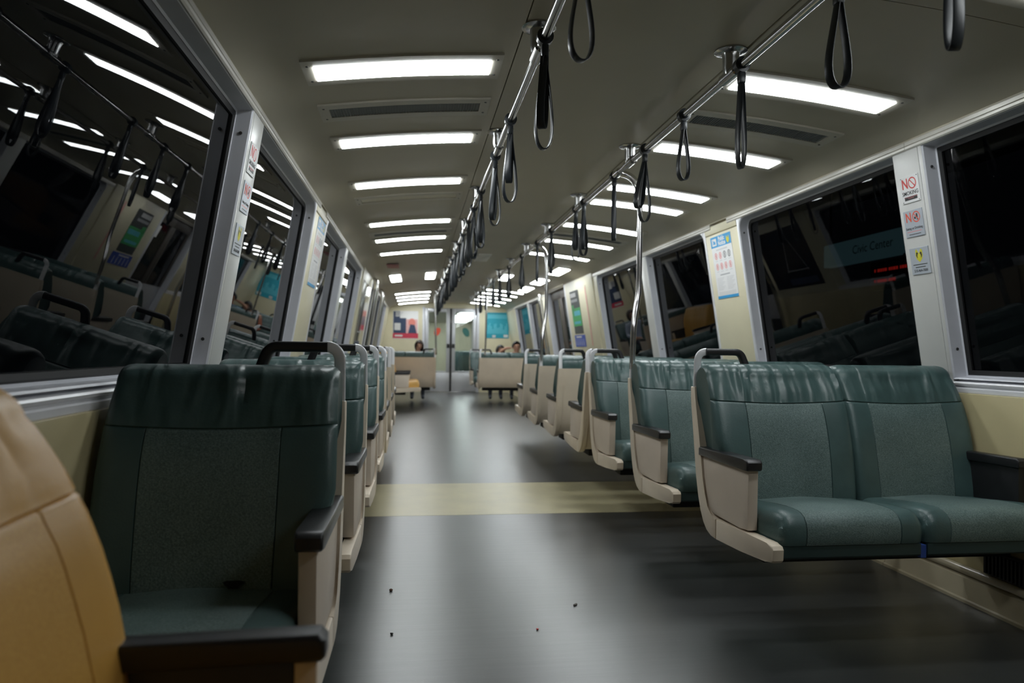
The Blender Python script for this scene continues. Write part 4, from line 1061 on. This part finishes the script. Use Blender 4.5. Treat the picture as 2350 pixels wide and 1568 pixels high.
# station sign on the platform outside, dimly lit
cp = box('ceiling_platform', 3.0, 6.0, 4.5, 10.5, 3.4, 3.5, M['dark']); tag(cp, 'dark platform ceiling outside the windows of the double seat side', None, None, 'structure')
ss = empty('station_sign', (4.0, 7.2, 2.2)); tag(ss, 'dim station name sign reading Civic Center outside the window', 'sign')
box('sign_box', 0.0, 0.12, -0.75, 0.95, -0.13, 0.13, emis('dim_sign_face', (0.10, 0.20, 0.22), 0.5, (0.02, 0.03, 0.03)), ss, 0.01)
text_obj('lettering', 'Civic Center', 0.135, emis('dim_sign_lettering', (0.004, 0.006, 0.006), 0.1, (0.005, 0.006, 0.006)), Matrix(((0, 0, -1, -0.003), (-1, 0, 0, 0.02), (0, 1, 0, 0.0), (0, 0, 0, 1))), ss)
rl = empty('led_display', (0.0, -0.45, -0.32), parent=ss)
for yy in (-0.9, 0.9): box('hanger_rod', 0.05, 0.07, yy - 0.01, yy + 0.01, 0.13, 1.2, M['dark'], ss)
box('display_bracket', 0.04, 0.08, -0.47, -0.43, -0.18, -0.13, M['dark'], ss)
box('display_box', 0.0, 0.10, -0.50, 0.50, -0.15, 0.15, M['dark'], rl, 0.01)
red = emis('dim_red_led', (0.8, 0.03, 0.02), 1.0, (0.02, 0.0, 0.0))
for r_ in range(2):
    x = 0.42
    for k in range(15 if r_ == 0 else 8):
        wk = 0.018 + 0.016 * ((k * 5) % 3) / 2
        box('led_block', -0.004, 0.0, x - wk, x, 0.035 - 0.11 * r_, 0.065 - 0.11 * r_, red, rl); x -= wk + (0.012 if k % 4 else 0.035)

# ------------------------------------------------------------------ passengers at the far end
def skin_body(name, chain, edges, mats_fn, parent, mats_):
    me = bpy.data.meshes.new(name); me.from_pydata([c[0] for c in chain], edges, []); me.update()
    o = bpy.data.objects.new(name, me); COL.objects.link(o)
    sk = o.modifiers.new('skin', 'SKIN'); sk.use_smooth_shade = True
    lay = me.skin_vertices[0].data
    for i, c in enumerate(chain):
        rr_ = c[1] if isinstance(c[1], tuple) else (c[1], c[1]); lay[i].radius = rr_
    lay[0].use_root = True
    sb = o.modifiers.new('sub', 'SUBSURF'); sb.levels = 2; sb.render_levels = 2
    bpy.context.view_layer.update(); dg = bpy.context.evaluated_depsgraph_get()
    nm = bpy.data.meshes.new_from_object(o.evaluated_get(dg)); bpy.data.objects.remove(o, do_unlink=True)
    nm.materials.clear()
    for k in mats_: nm.materials.append(k)
    for p_ in nm.polygons: p_.material_index = mats_fn(p_.center); p_.use_smooth = True
    return link(name, nm, parent)

def person(loc, rz, label, shirt, hair_m, head=(0, 0, 0), tilt=0.0, arm_up=False, long_hair=True, capm=None):
    """seated figure; local -Y is the way it faces; head is an offset of the head"""
    root = empty('person', loc, rz); tag(root, label, 'person')
    hx, hy, hz = head
    skn = mat('skin_tone', (0.50, 0.27, 0.18), 0.5) if 'skin' not in M else M['skin']; M['skin'] = skn
    trou = M.get('trousers') or mat('dark_trousers', (0.03, 0.035, 0.05), 0.7); M['trousers'] = trou
    C_ = [((0, 0.0, 0.53), (0.15, 0.12)), ((0, 0.02, 0.68), (0.13, 0.10)), ((hx * .3, 0.03 + hy * .3, 0.86), (0.15, 0.105)), ((hx * .55, 0.03 + hy * .5, 0.955 + hz * .6), (0.11, 0.08)), ((hx * .8, 0.01 + hy * .8, 1.02 + hz), 0.05), ((hx, -0.005 + hy, 1.07 + hz), (0.062, 0.070)), ((hx + tilt * .05, -0.012 + hy, 1.13 + hz), (0.076, 0.092)), ((hx + tilt * .1, -0.005 + hy, 1.19 + hz), (0.066, 0.080))]
    E_ = [(0, 1), (1, 2), (2, 3), (3, 4), (4, 5), (5, 6), (6, 7)]
    for s in (-1, 1):
        b_ = len(C_)
        C_ += [((s * 0.09, -0.06, 0.54), 0.085), ((s * 0.11, -0.42, 0.53), 0.065), ((s * 0.11, -0.44, 0.28), 0.052), ((s * 0.11, -0.43, 0.09), 0.040), ((s * 0.115, -0.53, 0.04), 0.034)]
        E_ += [(0, b_), (b_, b_ + 1), (b_ + 1, b_ + 2), (b_ + 2, b_ + 3), (b_ + 3, b_ + 4)]
        a = len(C_)
        up = arm_up and s == -1
        if up:
            C_ += [((s * 0.17 + hx * .3, 0.03 + hy * .3, 0.93), 0.058), ((s * 0.34, -0.10, 1.00), 0.042), ((s * 0.22, -0.22, 1.09), 0.034), ((s * 0.14, -0.20, 1.10), 0.030)]
        else:
            C_ += [((s * 0.17 + hx * .3, 0.03 + hy * .3, 0.93), 0.058), ((s * 0.23, -0.03, 0.70), 0.044), ((s * 0.14, -0.25, 0.62), 0.034), ((s * 0.09, -0.31, 0.61), 0.030)]
        E_ += [(2, a), (a, a + 1), (a + 1, a + 2), (a + 2, a + 3)]
        w_ = Vector(C_[a + 3][0]); dirv = (Vector(C_[a + 3][0]) - Vector(C_[a + 2][0])).normalized(); sv = dirv.cross(Vector((0, 0, 1))).normalized()
        for k in range(4):
            f0 = len(C_)
            C_ += [(tuple(w_ + dirv * 0.045 + sv * (k - 1.5) * 0.019), 0.0095), (tuple(w_ + dirv * (0.085 + 0.008 * (k in (1, 2))) + sv * (k - 1.5) * 0.020 + Vector((0, 0, -0.016))), 0.0080)]
            E_ += [(a + 3, f0), (f0, f0 + 1)]
        f0 = len(C_); C_ += [(tuple(w_ + dirv * 0.02 + sv * 0.045), 0.0095)]; E_ += [(a + 3, f0)]
    neck = 0.995 + hz
    def mf(c):
        if c.z > neck: return 1
        if arm_up and c.x < -0.26: return 1
        if c.y < -0.20 and c.z > 0.585 and abs(c.x) < 0.2: return 1
        if c.z < 0.60 and (c.y < -0.05 or c.z < 0.52): return 2
        return 0
    body = skin_body('body', C_, E_, mf, root, [shirt, skn, trou])
    hc = Vector((hx + tilt * .05, -0.010 + hy, 1.125 + hz))
    # hair: shell over the top and back of the head
    v, f = [], []; nu, nv = 20, 12
    for i in range(nv + 1):
        th_ = PI * 0.80 * i / nv if long_hair else PI * 0.56 * i / nv
        for j in range(nu):
            ph = 2 * PI * j / nu
            front_ = math.cos(ph)                      # 1 faces the front (-Y)
            lim = 0.36 if front_ > 0.3 else 1.0
            t2 = th_ * (lim + (1 - lim) * (1 - max(0, (front_ - 0.3) / 0.7))) if front_ > 0.3 else th_
            k = 1.0 + 0.05 * math.sin(5 * ph + 2 * th_) + (0.10 * i / nv if long_hair else 0)
            v.append((hc.x + 0.094 * k * math.sin(t2) * math.sin(ph), hc.y - 0.112 * k * math.sin(t2) * math.cos(ph) + 0.008, hc.z + 0.012 + 0.118 * math.cos(t2) * (1.0 if t2 < PI / 2 else 1.35)))
    for i in range(nv):
        for j in range(nu): f.append((i * nu + j, i * nu + (j + 1) % nu, (i + 1) * nu + (j + 1) % nu, (i + 1) * nu + j))
    ho = pydata('hair', v, f, hair_m, root, 60)
    sm = ho.modifiers.new('thick', 'SOLIDIFY'); sm.thickness = 0.014; sm.offset = -1
    # face
    for s in (-1, 1):
        bm = bmesh.new(); bmesh.ops.create_uvsphere(bm, u_segments=10, v_segments=6, radius=0.011); bmesh.ops.translate(bm, verts=bm.verts, vec=(hc.x + s * 0.030, hc.y - 0.088, hc.z + 0.005)); from_bm('eye', bm, M['p_black'], root, 60)
        bm = bmesh.new(); bmesh.ops.create_uvsphere(bm, u_segments=10, v_segments=6, radius=0.016); bmesh.ops.scale(bm, verts=bm.verts, vec=(0.5, 0.8, 1.3)); bmesh.ops.translate(bm, verts=bm.verts, vec=(hc.x + s * 0.078, hc.y, hc.z - 0.01)); from_bm('ear', bm, skn, root, 60)
    bm = bmesh.new(); bmesh.ops.create_uvsphere(bm, u_segments=10, v_segments=6, radius=0.013); bmesh.ops.scale(bm, verts=bm.verts, vec=(0.8, 1.2, 1.6)); bmesh.ops.translate(bm, verts=bm.verts, vec=(hc.x, hc.y - 0.097, hc.z - 0.018)); from_bm('nose', bm, skn, root, 60)
    bm = bmesh.new(); bmesh.ops.create_uvsphere(bm, u_segments=10, v_segments=6, radius=0.018); bmesh.ops.scale(bm, verts=bm.verts, vec=(1.1, 0.5, 0.35)); bmesh.ops.translate(bm, verts=bm.verts, vec=(hc.x, hc.y - 0.088, hc.z - 0.050)); from_bm('mouth', bm, mat('lips', (0.35, 0.10, 0.09), 0.5), root, 60)
    return root
hair_b = mat('dark_brown_hair', (0.035, 0.020, 0.014), 0.5); hair_k = mat('black_hair', (0.012, 0.010, 0.010), 0.5)
person((-0.74, 15.74, 0), 0, 'person with wavy brown hair in a pale blue top leaning on a far seat', mat('pale_blue_top', (0.32, 0.36, 0.45), 0.7), hair_b, (0.0, -0.02, -0.005), 0.6, False, True)
person((1.33, 15.72, 0), 0, 'person with short dark hair in a light blue top on the far double seat', mat('light_blue_top', (0.22, 0.42, 0.58), 0.7), hair_k, (0.05, -0.04, 0.0), -0.3, True, False)
person((0.88, 15.74, 0), 0, 'person with dark hair bowed low beside another on the far double seat', mat('rust_top', (0.42, 0.14, 0.08), 0.7), hair_k, (0.09, -0.05, -0.085), 1.0, False, True)

# ------------------------------------------------------------------ litter on the floor
def crumb(x, y, s, m_, label, lx=1.0):
    bm = bmesh.new(); bmesh.ops.create_icosphere(bm, subdivisions=2, radius=s)
    rnd = random.Random(int(x * 1000))
    for v in bm.verts: v.co *= rnd.uniform(0.7, 1.2); v.co.x *= lx; v.co.z = max(v.co.z * 0.8, -s * 0.5) + s * 0.5
    o = from_bm('litter_crumb', bm, m_, None, 60); o.location = (x, y, 0.0005); tag(o, label, 'litter'); return o
crumb(-0.888, 3.234, 0.0075, mat('brown_crumb', (0.06, 0.02, 0.008), 0.7), 'small brown crumb on the floor beside the single seats')
crumb(-0.869, 2.742, 0.006, M['p_black'], 'small black crumb on the floor beside the single seats')
crumb(-0.328, 2.735, 0.0045, M['p_red'], 'tiny red crumb on the floor in mid aisle')
o = crumb(-0.129, 2.98, 0.006, mat('dry_leaf', (0.10, 0.09, 0.08), 0.8), 'thin dry scrap on the floor in mid aisle', 2.6); o.rotation_euler = (0, 0, 0.9)
